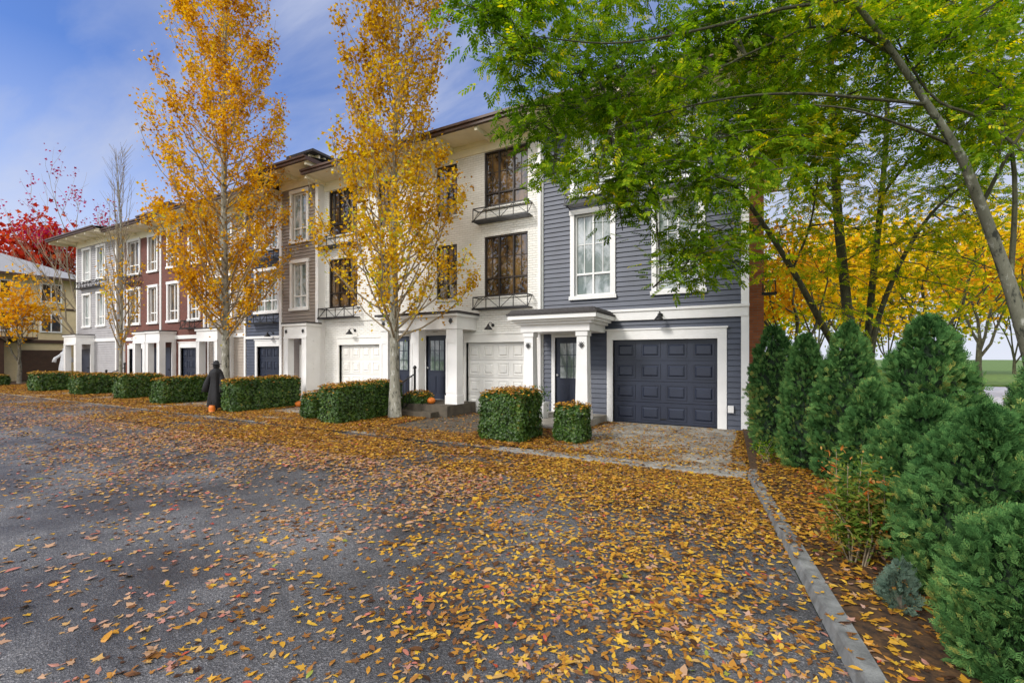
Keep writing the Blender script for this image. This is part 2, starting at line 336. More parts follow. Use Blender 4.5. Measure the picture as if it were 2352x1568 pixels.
def window(par,x0,x1,z0,z1,D,fm,gm,cols=2,casing=None,transom=.32,sill=True,munt=True):
    y=D+.06; fw=.05 if fm is M['white'] else .045
    m=MB(); m.box(x0,x0+fw,y-.03,y+.04,z0,z1); m.box(x1-fw,x1,y-.03,y+.04,z0,z1)
    m.box(x0+fw,x1-fw,y-.03,y+.04,z0,z0+fw); m.box(x0+fw,x1-fw,y-.03,y+.04,z1-fw,z1)
    zt=z0+(z1-z0)*transom
    for i in range(1,cols):
        xc=x0+(x1-x0)*i/cols; m.box(xc-.022,xc+.022,y-.025,y+.035,z0+fw,z1-fw)
    m.box(x0+fw,x1-fw,y-.02,y+.03,zt-.025,zt+.025)
    if munt:
        for i in range(cols):
            xc=x0+(x1-x0)*(i+.5)/cols; m.box(xc-.008,xc+.008,y+.008,y+.02,zt+.025,z1-fw)
        zc=zt+(z1-zt)*.5; m.box(x0+fw,x1-fw,y+.01,y+.018,zc-.008,zc+.008)
    w=m.build('window',fm,par)
    g=MB(); g.quad((x0+.01,y+.025,z0+.01),(x1-.01,y+.025,z0+.01),(x1-.01,y+.025,z1-.01),(x0+.01,y+.025,z1-.01)); g.build('pane',gm,w)
    if casing:
        c=MB(); k=.11
        c.box(x0-k,x0,D-.06,D-.005,z0,z1); c.box(x1,x1+k,D-.06,D-.005,z0,z1)
        c.box(x0-k-.02,x1+k+.02,D-.075,D-.005,z1,z1+k*1.15); c.box(x0-k-.03,x1+k+.03,D-.09,D-.005,z0-k*.9,z0)
        c.build('casing',casing,w)
    elif sill:
        c=MB(); c.box(x0-.04,x1+.04,D-.05,D+.1,z0-.06,z0+.002); c.build('sill',fm if fm is M['white'] else M['wbrick'],w)
    return w
def window_box(par,x0,x1,z0,z1,D,dp=.32):
    m=MB(); y0,y1=D-dp,D-.02; r=.014
    for z in (z0,z1):
        m.bar((x0,y0,z),(x1,y0,z),.02); m.bar((x0,y0,z),(x0,y1,z),.018); m.bar((x1,y0,z),(x1,y1,z),.018)
    n=max(2,round((x1-x0)/.42)); W=(x1-x0)/n
    for i in range(n+1): m.bar((x0+W*i,y0,z0),(x0+W*i,y0,z1),r)
    for i in range(n):
        a=x0+W*i; m.bar((a,y0,z0),(a+W,y0,z1),.01) if i%2==0 else m.bar((a,y0,z1),(a+W,y0,z0),.01)
    m.bar((x0,y0,z0),(x0,y1,z1),.01); m.bar((x1,y0,z0),(x1,y1,z1),.01); m.bar((x0,y1,z0),(x1,y1,z0),r); m.bar((x0,y1,z1),(x1,y1,z1),r)
    for k in range(1,5): m.bar((x0,y0+(y1-y0)*k/5,z0),(x1,y0+(y1-y0)*k/5,z0),.012)
    m.box(x0-.03,x1+.03,y0-.03,y0-.01,z0-.03,z0+.03)
    m.build('window_box',M['black'],par)
def garage(par,x0,x1,D,mat,cas=True,z1=2.13,rows=4,cols=4):
    m=MB(); y=D+.09; z0=.035
    H=(z1-z0)/rows; W=(x1-x0)/cols
    for r in range(rows):
        a=z0+H*r; m.box(x0+.005,x1-.005,y,y+.04,a+.006,a+H-.006)
        for c in range(cols):
            xa=x0+W*c+.07; xb=x0+W*(c+1)-.07; za=a+.08; zb=a+H-.08
            for (p,q,u,v) in ((xa,xb,za,za+.022),(xa,xb,zb-.022,zb),(xa,xa+.022,za+.022,zb-.022),(xb-.022,xb,za+.022,zb-.022)): m.box(p,q,y-.018,y+.001,u,v)
            n=len(m.v); i=.05
            A=[(xa+i,y-.001,za+i),(xb-i,y-.001,za+i),(xb-i,y-.001,zb-i),(xa+i,y-.001,zb-i)]; j=.085
            B=[(xa+j,y-.03,za+j),(xb-j,y-.03,za+j),(xb-j,y-.03,zb-j),(xa+j,y-.03,zb-j)]
            m.v+=A+B; m.f+=[(n,n+1,n+5,n+4),(n+1,n+2,n+6,n+5),(n+2,n+3,n+7,n+6),(n+3,n,n+4,n+7),(n+4,n+5,n+6,n+7)]
    m.box(x0,x1,y+.042,y+.05,0,z1)
    g=m.build('garage_door',mat,par)
    h=MB(); h.box((x0+x1)/2-.07,(x0+x1)/2+.07,y-.03,y-.012,z0+.11,z0+.135); h.build('handle',M['black'],g)
    if cas:
        c=MB(); k=.15 if cas is True else cas
        c.box(x0-k,x0,D-.05,D+.1,.03,z1); c.box(x1,x1+k*1.3,D-.05,D+.1,.03,z1); c.box(x0-k,x1+k*1.3,D-.055,D+.1,z1,z1+.24)
        c.box(x0-k-.03,x1+k*1.3+.03,D-.08,D-.0,z1+.24,z1+.28)
        c.build('garage_casing',M['white'] if cas is True or cas>.1 else M['wdoor'],par)
def door(par,x0,x1,z0,D,mat=None,h=2.03):
    mat=mat or M['navy']; y=D+.05; m=MB(); z1=z0+h
    m.box(x0,x1,y,y+.04,z0,z1)
    W=(x1-x0); a,b=x0+.13,x1-.13
    for (p,q) in ((x0+.12,x0+W/2-.04),(x0+W/2+.04,x1-.12)):
        u,v=z0+.2,z0+.75
        m.box(p,q,y-.012,y+.001,u,v); m.box(p+.03,q-.03,y-.02,y-.01,u+.03,v-.03)
    zl,zu=z0+.92,z1-.16
    for (p,q,u,v) in ((a,b,zl-.03,zl),(a,b,zu,zu+.03),(a-.03,a,zl-.03,zu+.03),(b,b+.03,zl-.03,zu+.03)): m.box(p,q,y-.02,y+.001,u,v)
    d=m.build('door',mat,par)
    g=MB(); g.box(a,b,y-.006,y-.001,zl,zu); g.build('pane',M['gcur'],d)
    q=MB()
    for i in range(1,3): xx=a+(b-a)*i/3; q.box(xx-.01,xx+.01,y-.016,y-.007,zl,zu)
    for i in range(1,3): zz=zl+(zu-zl)*i/3; q.box(a,b,y-.018,y-.009,zz-.01,zz+.01)
    q.build('muntin',mat,d)
    k=MB(); k.tube([(x0+.07,y,z0+1),(x0+.07,y-.05,z0+1),(x0+.07,y-.07,z0+1)],[.012,.012,.03],8); k.build('handle',M['grey_metal'],d)
    f=MB(); f.box(x0-.1,x0,D-.03,D+.1,z0,z1); f.box(x1,x1+.1,D-.03,D+.1,z0,z1); f.box(x0-.1,x1+.1,D-.035,D+.1,z1,z1+.12); f.build('door_casing',M['white'],par)
def lamp(par,x,D,z):
    m=MB(); m.tube([(x,D-.01,z+.06),(x,D-.03,z+.06)],[.05,.05],10)
    m.tube([(x,D-.02,z+.06),(x,D-.12,z+.13),(x,D-.22,z+.12),(x,D-.27,z+.05)],[.012]*4,6)
    w=m.build('wall_lamp',M['black'],par,True)
    s=MB(); s.lathe((x,D-.27,z),[(.03,.07),(.035,.03),(.06,.0),(.12,-.07),(.125,-.09)],16); s.build('lamp_shade',M['black'],w,True)
def textmesh(par,txt,x,y,z,size,mat):
    cu=bpy.data.curves.new('digits','FONT'); cu.body=txt; cu.size=size; cu.align_x='CENTER'; cu.align_y='CENTER'; cu.extrude=.003
    to=bpy.data.objects.new('tmp',cu); col.objects.link(to); dg=bpy.context.evaluated_depsgraph_get(); dg.update()
    me=bpy.data.meshes.new_from_object(to.evaluated_get(dg)); bpy.data.objects.remove(to)
    me.materials.clear(); me.materials.append(mat)
    o=bpy.data.objects.new('house_number',me); link(o,par); o.location=(x,y,z); o.rotation_euler=(math.pi/2,0,0); return o
def plate(par,txt,x,y,z,w=.17,h=.075):
    m=MB(); m.poly([(x-w,y,z),(x-w*.45,y,z-h),(x+w*.45,y,z-h),(x+w,y,z),(x+w*.45,y,z+h),(x-w*.45,y,z+h)]); k=1.12
    m2=MB(); m2.poly([(x-w*k,y+.004,z),(x-w*.45*k,y+.004,z-h*1.2),(x+w*.45*k,y+.004,z-h*1.2),(x+w*k,y+.004,z),(x+w*.45*k,y+.004,z+h*1.2),(x-w*.45*k,y+.004,z+h*1.2)])
    p=m2.build('number_plate',M['black'],par); m.build('plate_face',M['white'],p); textmesh(p,txt,x,y-.006,z,.12,M['black'])
def emblem(par,x,y,z,s=.07):
    m=MB()
    for k in (1,.55):
        q=[(x,y,z+s*k),(x+s*k*.8,y,z),(x,y,z-s*k),(x-s*k*.8,y,z)]
        for i in range(4): m.bar(q[i],q[(i+1)%4],.008)
    m.bar((x-s*.5,y,z+s*.5),(x+s*.5,y,z-s*.5),.006); m.bar((x+s*.5,y,z+s*.5),(x-s*.5,y,z-s*.5),.006)
    m.bar((x-s*.8,y,z+s),(x-s*.35,y,z+s*.5),.006); m.bar((x+s*.8,y,z+s),(x+s*.35,y,z+s*.5),.006)
    m.build('diamond_emblem',M['black'],par)
def body(par,x0,x1,D,zt,mat,holes,lap=None,depth=9,name='wall',z0=0):
    m=MB(); front_wall(m,x0,x1,z0,zt,D,holes,lap)
    m.quad((x0,D,z0),(x0,D+depth,z0),(x0,D+depth,zt),(x0,D,zt)); m.quad((x1,D,z0),(x1,D+depth,z0),(x1,D+depth,zt),(x1,D,zt))
    m.quad((x0,D+depth,z0),(x1,D+depth,z0),(x1,D+depth,zt),(x0,D+depth,zt)); m.quad((x0,D,zt-.002),(x1,D,zt-.002),(x1,D+depth,zt-.002),(x0,D+depth,zt-.002))
    return m.build(name,mat,par)
def roof(par,x0,x1,D,zt,ov=.95,lo=0,ro=0,depth=9):
    y0=D-ov; a,b=x0-lo,x1+ro; y1=D+depth
    m=MB(); m.box(a+.02,b-.02,y0+.05,y1,zt+.002,zt+.03); m.build('soffit',M['cream'],par)
    m=MB(); m.box(a,b,y0-.05,y0+.05,zt-.01,zt+.13); m.box(a,b,y0-.1,y0-.05,zt+.08,zt+.15)
    if lo: m.box(a-.03,a+.0,y0-.05,y1,zt-.01,zt+.13)
    if ro: m.box(b,b+.03,y0-.05,y1,zt-.01,zt+.13)
    m.build('gutter',M['fascia'],par)
    ym=(y0+y1)/2; H=zt+.13+.9; hx=(ym-y0)*.75
    xl=a+(hx if lo else 0); xr=b-(hx if ro else 0)
    z=zt+.13
    m=MB(); m.poly([(a,y0,z),(b,y0,z),(xr,ym,H),(xl,ym,H)]); m.poly([(a,y1,z),(b,y1,z),(xr,ym,H),(xl,ym,H)])
    m.poly([(a,y0,z),(a,y1,z),(xl,ym,H)]); m.poly([(b,y0,z),(b,y1,z),(xr,ym,H)])
    m.build('roof',M['roof'],par)
    n=max(2,int((b-a)/1.15))
    for i in range(n+1):
        x=a+.12+(b-a-.24)*i/n
        m=MB(); m.box(x-.05,x+.05,y0+.06,D-.065,zt-.12,zt+.0); m.build('rafter',M['cream'],par)
    m=MB(); m.box(x0,x1,D-.04,D-.003,zt-.34,zt-.13); m.box(x0,x1,D-.06,D-.003,zt-.13,zt-.001); m.build('frieze_board',M['cream'],par)
def board(par,x0,x1,y0,y1,z0,z1,name='corner_board',mat=None):
    m=MB(); m.box(x0,x1,y0,y1,z0,z1); return m.build(name,mat or M['white'],par)
def downspout(par,x,D,zt):
    m=MB(); m.box(x-.04,x+.04,D-.12,D-.05,.15,zt-.4); m.bar((x,D-.09,zt-.4),(x,D-.6,zt+.0),.04); m.build('downspout',M['white'],par)
D0=11.6
# ---- U25 slate
h=empty('townhouse',(0,0,0),'slate blue sided end townhouse with dark garage door and porch numbered 25','house')
wl=[(-4.34,-3.33,3.32,5.5),(-2.2,-1.19,3.32,5.55),(-4.34,-3.33,6.05,7.75),(-2.2,-1.19,6.05,7.75)]
g=(-3.29,-.82,0,2.13)
body(h,-5.25,-.2,D0,8.15,M['slate'],wl+[g,(-4.91,-4.05,.2,2.23)],.125)
for w in wl: window(h,*w,D0,M['white'],M['gcur'],2,M['white'],.27)
window_box(h,-4.5,-3.15,5.72,6.0,D0)
window_box(h,-2.35,-1.05,5.72,6.0,D0)
garage(h,g[0],g[1],D0,M['navy'],True)
door(h,-4.91,-4.05,.2,D0)
m=MB(); m.box(-5.2,-.18,D0-.075,D0-.004,2.62,2.84); m.box(-5.2,-.16,D0-.11,D0-.004,2.84,2.9); m.build('belt_board',M['white'],h)
board(h,-.33,-.17,D0-.06,D0+.1,.05,8.1); board(h,-5.42,-5.25,D0-.05,D0+.02,0,8.14)
downspout(h,-5.33,D0-.02,8.15)
roof(h,-5.4,-.2,D0,8.15,ro=.9)
lamp(h,-2.08,D0-.07,2.66); plate(h,'25',-4.5,D0-.05,2.42)
m=MB(); m.box(-.6,-.48,D0-.1,D0-.03,.42,.58); m.build('outlet_box',M['white'],h)
m=MB(); m.box(-.19,.14,13.2,17.5,0,8.1); m.build('brick_bay',M['obrick'],h)
window_box(h,.12,.4,3.3,3.6,13.6,.4)
m=MB(); m.box(-5.35,-3.45,9.95,D0-.02,.0,.2); m.box(-5.25,-3.9,9.6,9.945,.0,.1); m.build('porch_slab',M['conc'],h)
yf=10.3
for a,b in ((-5.26,-4.95),(-3.85,-3.53)):
    m=MB(); m.taper(a,b,yf,yf+.3,.2,2.2,.78); m.box(a-.02,b+.02,yf-.02,yf+.32,.2,.42); m.box(a+.01,b-.01,yf+.01,yf+.29,2.2,2.32); c=m.build('porch_post',M['white'],h)
    emblem(c,(a+b)/2,yf+.0,1.98,.075)
m=MB(); m.box(-5.3,-3.48,yf-.02,D0-.06,2.32,2.5); m.box(-5.38,-3.4,yf-.1,D0-.06,2.5,2.56); m.box(-5.46,-3.32,yf-.18,D0-.06,2.56,2.62); m.box(-5.54,-3.24,yf-.28,D0-.06,2.62,2.72)
m.build('porch_cornice',M['white'],h)
m=MB(); m.box(-5.57,-3.21,yf-.31,D0-.06,2.725,2.77); m.taper(-5.54,-3.24,yf-.28,D0-.06,2.77,2.86,.93); m.build('porch_roof',M['roof'],h)
# ---- U24 / U23 white brick
def white_unit(num,x0,x1,gx,large,small,dx,label,lampx):
    h=empty('townhouse',(0,0,0),label,'house')
    hs=[(large[0],large[1],3.5,5.28),(large[0],large[1],6.15,7.8),(small[0],small[1],3.5,5.2),(small[0],small[1],6.1,7.7)]
    body(h,x0,x1,D0,8.15,M['wbrick'],hs+[(gx[0],gx[1],0,2.13),(dx,dx+.8,.35,2.4)])
    window(h,*hs[0],D0,M['bronze'],M['gdark'],3,None,.3); window(h,*hs[1],D0,M['bronze'],M['gdark'],3,None,.25)
    window(h,*hs[2],D0,M['bronze'],M['gdark'],2,None,.3); window(h,*hs[3],D0,M['bronze'],M['gdark'],2,None,.25)
    window_box(h,large[0]-.2,large[1]+.15,3.1,3.45,D0); window_box(h,large[0]-.2,large[1]+.15,5.68,6.05,D0)
    garage(h,gx[0],gx[1],D0,M['wdoor'],.06)
    door(h,dx,dx+.8,.35,D0)
    roof(h,x0,x1,D0,8.15); lamp(h,lampx,D0,2.58); plate(h,num,dx+.4,D0-.05,2.58)
    m=MB(); m.box(x0+.01,x1-.01,D0-.03,D0-.002,2.97,3.03); m.build('string_course',M['wbrick'],h)
    a,b=(x0,-7.5) if num=='24' else (-10.4,x1)
    m=MB(); m.box(a,b,10.15,D0-.02,0,.35); m.box(a+(.3 if num=='24' else .05),b-(.3 if num=='24' else .0),9.8,10.145,0,.18); m.build('porch_slab',M['pave'],h)
    cols=((-7.87,-7.5),(-9.18,-8.88)) if num=='24' else ((-10.4,-10.1),)
    for p,q in cols:
        m=MB(); m.box(p,q,10.6,10.9,.35,2.5); m.box(p-.025,q+.025,10.575,10.925,.35,.6)
        for u in (.66,2.1): m.box(p-.01,q+.01,10.588,10.6,u,u+.12)
        m.box(p-.01,p+.06,10.588,10.6,.78,2.1); m.box(q-.06,q+.01,10.588,10.6,.78,2.1)
        m.build('porch_post',M['white'],h)
    emblem(h,(cols[0][0]+cols[0][1])/2,10.55,2.72,.08)
    m=MB(); m.box(a,b+.02,10.57,D0-.01,2.5,2.86); m.box(a,b+.1*(num=='24'),10.47,D0-.01,2.86,2.93)
    m.build('porch_beam',M['white'],h)
    m=MB(); m.box(a-.1*(num!='24'),b+.13*(num=='24'),10.43,D0-.005,2.935,3.0); m.build('porch_roof',M['roof'],h)
    return h
white_unit('24',-9.85,-5.42,(-7.85,-5.85),(-7.2,-5.75),(-8.99,-8.2),-9.4,'white brick townhouse with dark framed windows beside the slate blue end house',-6.9)
white_unit('23',-14.22,-9.852,(-13.4,-11.4),(-13.95,-12.5),(-11.5,-10.7),-10.88,'white brick townhouse behind the golden tree nearest the camera, next to the taupe house',-12.6)
# ---- U22 taupe + slate
h=empty('townhouse',(0,0,0),'taupe sided townhouse with white portal and a slate blue recess, between two golden trees','house')
D1=11.35
w2=[(-15.67,-14.83,3.55,5.25),(-15.67,-14.83,6.1,7.9)]
body(h,-16.4,-14.2,D1,8.45,M['brown'],w2,.125)
for w in w2: window(h,*w,D1,M['white'],M['gcur'],2,M['white'],.27,munt=False)
board(h,-14.33,-14.18,D1-.05,D1+.25,0,8.4); board(h,-16.42,-16.28,D1-.05,D1+.2,0,8.4)
w3=[(-18.3,-16.9,3.55,5.2),(-18.3,-16.9,6.1,7.8)]
body(h,-19,-16.4,D0,8.15,M['slate'],w3+[(-18.25,-16.5,0,2.13)],.125,name='recess_wall')
for w in w3: window(h,*w,D0,M['white'],M['gcur'],3,M['white'],.27)
window_box(h,-18.45,-16.75,3.05,3.4,D0); window_box(h,-18.45,-16.75,5.6,5.95,D0)
garage(h,-18.25,-16.5,D0,M['navy'],.12); lamp(h,-17.2,D0,2.6)
m=MB(); m.box(-19,-16.4,D0-.07,D0-.004,2.45,2.55); m.build('belt_board',M['white'],h)
roof(h,-16.4,-14.2,D1,8.45,1.0,lo=.6,ro=.6); roof(h,-19,-16.42,D0,8.15)
def portal(par,x0,x1,yf,D,zt=2.9,dr=True,emb=True,side=True):
    m=MB(); w=.24
    m.box(x0,x0+w,yf,yf+.24,.0,2.4); m.box(x1-w,x1,yf,yf+.24,0,2.4); m.box(x0,x1,yf,D-.01,2.4,zt-.08)
    if side:
        m.box(x1-.12,x1-.01,yf+.24,D-.01,0,2.4)
        for (u,v) in ((.3,1.3),(1.42,2.3)):
            m.box(x1-.008,x1+.006,yf+.3,D-.1,u,u+.05); m.box(x1-.008,x1+.006,yf+.3,D-.1,v-.05,v)
    else: m.box(x1-.14,x1-.01,D-.16,D-.01,0,2.4)
    m.box(x0-.05,x1+.05,yf-.05,D-.01,zt-.08,zt)
    for a in (x0,x1-w):
        m.box(a-.015,a+w+.015,yf-.015,yf+.25,0,.25); m.box(a+.0,a+.05,yf-.012,yf-.001,.25,2.4); m.box(a+w-.05,a+w,yf-.012,yf-.001,.25,2.4)
    m.box(x0,x1,yf-.02,yf-.001,2.36,2.44)
    m.build('portal',M['white'],par)
    m=MB(); m.box(x0-.07,x1+.07,yf-.07,D-.005,zt+.003,zt+.05); m.build('portal_roof',M['roof'],par)
    if emb: emblem(par,x0+.16,yf-.03,2.62,.07); emblem(par,x1-.16,yf-.03,2.62,.07)
    if dr:
        m=MB(); m.box(x0+w+.02,x1-w-.02,D-.14,D-.1,.1,2.15); d=m.build('door',M['wdoor'] if side else M['navy'],par)
        k=MB(); k.tube([(x1-w-.1,D-.14,1.1),(x1-w-.1,D-.2,1.1)],[.02,.03],8); k.build('handle',M['black'],d)
portal(h,-15.35,-14.1,10.75,D1)
m=MB(); cx,cy=-15.9,12.6; m.box(cx-.45,cx+.45,cy-.45,cy+.45,8.6,9.65)
for k in range(4): m.box(cx-.45+k*.27,cx-.37+k*.27,cy-.68,cy-.45,9.42,9.65); m.box(cx+.45,cx+.68,cy-.45+k*.27,cy-.37+k*.27,9.42,9.65)
m.build('cupola',M['cream'],h); m=MB(); m.box(cx-.8,cx+.8,cy-.8,cy+.8,9.655,9.75); m.taper(cx-.75,cx+.75,cy-.75,cy+.75,9.75,10.05,.3); m.build('cupola_roof',M['roof'],h)
# ---- far units
def far_unit(label,x0,x1,D,mat,lap,ws,zt,gar,prt,boxes=(),lo=0,ro=0,gmat='navy',chim=None):
    h=empty('townhouse',(0,0,0),label,'house')
    hs=[]
    for (a,b) in ws: hs+=[(a,b,3.45,5.2),(a,b,6.05,7.75)]
    gh=[(gar[0],gar[1],0,2.13)] if gar else []
    body(h,x0,x1,D,zt,M[mat],hs+gh,lap)
    for w in hs: window(h,*w,D,M['white'],M['gcur'] if mat!='rbrick' else M['gdark'],2,M['white'],.27,munt=False)
    for (a,b,z) in boxes: window_box(h,a,b,z,z+.35,D)
    if gar: garage(h,gar[0],gar[1],D,M[gmat],.12,rows=4,cols=4)
    for p in prt: portal(h,p[0],p[1],p[2],D,emb=False,side=False)
    roof(h,x0,x1,D,zt,lo=lo,ro=ro)
    m=MB(); m.box(x0+.12,x1-.12,D-.06,D-.004,2.55,2.72); m.build('belt_board',M['white'],h)
    board(h,x0,x0+.12,D-.05,D+.0,0,zt-.35); board(h,x1-.12,x1,D-.05,D+.0,0,zt-.35)
    if chim:
        m=MB(); m.box(chim-.5,chim+.5,D+.8,D+1.8,zt+.2,zt+1.5); c=m.build('chimney',M['obrick'],h)
        m=MB(); m.box(chim-.65,chim+.65,D+.65,D+1.95,zt+1.505,zt+1.62); m.box(chim-.2,chim+.2,D+1.1,D+1.5,zt+1.62,zt+1.9); m.build('chimney_cap',M['fascia'],c)
    return h
far_unit('tan sided townhouse mostly hidden behind the leftmost tall golden tree',-21.9,-19.02,D0,'tan',.125,[(-21.3,-20.1)],8.15,None,[(-21.5,-19.9,10.9)])
far_unit('red brick townhouse immediately right of the other red brick one, half covered by golden leaves',-25.88,-21.92,11.5,'rbrick',None,[(-25.1,-24.2),(-23.2,-22.4)],8.2,(-24.0,-22.1),[(-25.7,-24.4,10.8)],[(-23.4,-22.2,3.0)])
far_unit('red brick townhouse adjoining the grey end house at the far end of the row',-29.9,-25.9,D0,'rbrick',None,[(-29.4,-28.2),(-27.2,-26.4)],8.15,(-29.3,-27.4),[(-27.2,-26.0,10.9)],[(-29.6,-28.0,5.55)],chim=-28.0)
far_unit('pale grey sided townhouse at the far left end of the row with overhanging roof',-34.9,-29.92,11.3,'grey',.125,[(-34.0,-33.1),(-32.2,-31.3)],8.3,None,[(-34.2,-32.6,10.5)],[(-34.3,-31.1,5.55)],lo=1.2,ro=.0)
h=empty('apartment_building',(0,0,0),'beige sided building closing the end of the lane, grey roof and dark garage','building')
m=MB(); X=-46
m.box(X-10,X,-8,15.2,0,7.6); m.build('wall',M['beige'],h)
m=MB(); m.poly([(X+.9,-9,7.5),(X+.9,16,7.5),(X-5,11,9.9),(X-5,-9,9.9)]); m.poly([(X-11,-9,7.5),(X-11,16,7.5),(X-5,11,9.9),(X-5,-9,9.9)]); m.poly([(X+.9,16,7.5),(X-11,16,7.5),(X-5,11,9.9)]); m.build('roof',M['fargrey'],h)
m=MB(); m.box(X+.8,X+.95,-9,16,7.35,7.52); m.build('gutter',M['fascia'],h)
m=MB(); m.box(X+.01,X+.09,-8,15.2,2.7,2.95); m.box(X+.01,X+.07,-8,15.2,5.2,5.35); m.build('belt_board',M['fascia'],h)
for y in (-6,-2.5,1,4.5,8,10.8,13.4):
    for z in (3.5,5.7):
        m=MB(); m.box(X+.02,X+.1,y-.6,y+.6,z,z+1.4); w=m.build('window',M['white'],h); m=MB(); m.box(X+.1,X+.11,y-.5,y-.04,z+.1,z+1.3); m.box(X+.1,X+.11,y+.04,y+.5,z+.1,z+1.3); m.build('pane',M['gdark'],w)
for y in (-4,0,4,8.2,13.0):
    m=MB(); m.box(X+.02,X+.06,y-1.2,y+1.2,0,2.2)
    for k in range(4): m.box(X+.06,X+.075,y-1.15,y+1.15,.05+k*.54,.5+k*.54)
    m.build('garage_door',M['fascia'],h)
for y in (10.6,14.9,6.2):
    m=MB(); m.box(X+.02,X+1.0,y-.2,y+.2,0,2.9); m.build('pillar',M['fascia'],h)
m=MB(); m.box(X+.02,X+1.2,9.6,12.4,2.95,3.1)
for k in range(12): m.bar((X+1.15,9.65+k*.25,3.1),(X+1.15,9.65+k*.25,4.0),.015)
m.bar((X+1.15,9.6,4.0),(X+1.15,12.4,4.0),.03); m.build('balcony',M['fascia'],h)
def rail(x,y0,y1,z0,z1,label):
    m=MB()
    for y,z in ((y0,z0),(y1,z1)):
        m.tube([(x,y,z),(x,y,z+.98)],[.035,.035],8); m.lathe((x,y,z+.98),[(.03,0),(.05,.03),(.055,.06),(.035,.1),(.005,.12)],10)
    m.bar((x,y0,z0+.85),(x,y1,z1+.85),.022); m.bar((x,y0,z0+.12),(x,y1,z1+.12),.018)
    n=6
    for i in range(1,n): t=i/n; y=y0+(y1-y0)*t; z=z0+(z1-z0)*t; m.bar((x,y,z+.12),(x,y,z+.85),.01)
    tag(m.build('handrail',M['black']),label,'railing')
rail(-8.9,9.7,10.45,.03,.35,'black metal handrail beside the steps of the white brick houses')
rail(-26.5,9.6,10.3,.03,.35,'black metal handrail in front of the red brick houses')
# ================= HEDGES
sv,sf=sprig(); mv,mf=maple6()
TOPS=[]
def hedge(x0,x1,y0,y1,hh,label,n,ls,round_=.16):
    cx,cy=(x0+x1)/2,(y0+y1)/2
    h=empty('clipped_hedge',(cx,cy,0),label,'hedge')
    hx,hy,hz=(x1-x0)/2,(y1-y0)/2,hh/2
    def surf(p,off=0):
        q=p*np.array([hx,hy,hz]); r=round_; inner=np.clip(q,-np.array([hx-r,hy-r,hz-r]),np.array([hx-r,hy-r,hz-r])); d=q-inner; L=np.linalg.norm(d,axis=1,keepdims=True)
        nn=d/np.maximum(L,1e-6); bulge=.05*noise3(q+np.array([cx,cy,0]),4,3)[:,None]+.02*noise3(q+np.array([cx,cy,0]),13,4)[:,None]
        return inner+nn*(r+off+bulge),nn
    m=MB(); G=14
    for ax in range(3):
        for s in (-1,1):
            a=np.linspace(-1,1,G); A,B=np.meshgrid(a,a); p=np.zeros((G*G,3)); o=[k for k in range(3) if k!=ax]
            p[:,ax]=s; p[:,o[0]]=A.ravel(); p[:,o[1]]=B.ravel(); q,_=surf(p*.985,-.04); q[:,2]+=hz
            n0=len(m.v); m.v+=[tuple(t) for t in q.tolist()]
            for i in range(G-1):
                for j in range(G-1): k=n0+i*G+j; m.f.append((k,k+1,k+G+1,k+G))
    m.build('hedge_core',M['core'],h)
    areas=np.array([hy*hz,hy*hz,hx*hz,hx*hz,hx*hy]); pr=areas/areas.sum(); f=rng.choice(5,n,p=pr); p=rng.uniform(-1,1,(n,3))
    p[f==0,0]=-1;p[f==1,0]=1;p[f==2,1]=-1;p[f==3,1]=1;p[f==4,2]=1
    q,nn=surf(p,rng.uniform(-.04,.02,n)[:,None]); q[:,2]+=hz
    nr=nn+rng.normal(size=nn.shape)*.5+np.array([0,0,.25]); X,Y,Z=frames(nr)
    t=.45+.22*noise3(q+np.array([cx,cy,0]),7,5)+rng.normal(size=n)*.16
    inst('foliage',sv,sf,q,X,Y,Z,rng.uniform(.7,1.3,n)*ls,np.repeat(t[:,None],5,1)+rng.normal(size=(n,5))*.1,M['hedge'],h)
    k=int((x1-x0)*(y1-y0)*620); p=np.column_stack([rng.uniform(-1.05,1.05,k),rng.uniform(-1.05,1.05,k),np.ones(k)]); q,nn=surf(p,.045+rng.uniform(0,.03,k)[:,None]); q[:,2]+=hz; TOPS.append(q+np.array([cx,cy,0]))
    k=int((hx*2+hy*4)*12); p=np.column_stack([rng.choice([-1.,1.],k),rng.uniform(-1,1,k),rng.uniform(.3,1,k)**.4]); sw=rng.uniform(size=k)<.4; p[sw,0],p[sw,1]=p[sw,1],-1.0; q,nn=surf(p,.03); q[:,2]+=hz; TOPS.append(q+np.array([cx,cy,0]))
hedge(-4.98,-3.98,7.75,8.75,.98,'tall cube clipped hedge left of the smaller one by the slate blue house steps',9000,.028)
hedge(-3.55,-2.95,8.25,8.85,.72,'small round-cornered cube hedge at the edge of the slate blue house driveway',4500,.026,.14)
hedge(-9.8,-9.1,7.8,10.2,.97,'long clipped hedge just left of the nearest golden tree trunk',10000,.032)
hedge(-9.3,-8.45,10.2,10.95,.62,'low rounded hedge immediately right of the nearest golden tree trunk',3500,.03,.25)
hedge(-10.95,-10.4,8.1,8.75,.68,'small hedge cube left of the long hedge by the nearest golden tree',3000,.03,.18)
hedge(-14.5,-13.75,8.0,10.3,.99,'long clipped hedge beside the black cloaked figure, in front of the white portal',9000,.036)
hedge(-19.2,-18.4,8.2,10.1,.92,'clipped hedge left of the black cloaked figure',6000,.042)
hedge(-22.9,-22.05,8.5,10.0,.95,'clipped hedge right of the slender tree with bare top',5000,.045)
hedge(-27.2,-26.2,8.5,10.3,.9,'clipped hedge left of the slender tree with bare top',4500,.05)
hedge(-31.8,-30.6,8.4,10.1,.9,'leftmost block of clipped hedge along the lane',4000,.055)
hedge(-40.5,-39,8.6,9.6,.6,'low far hedge at the left end of the lane beyond the row',1500,.07)
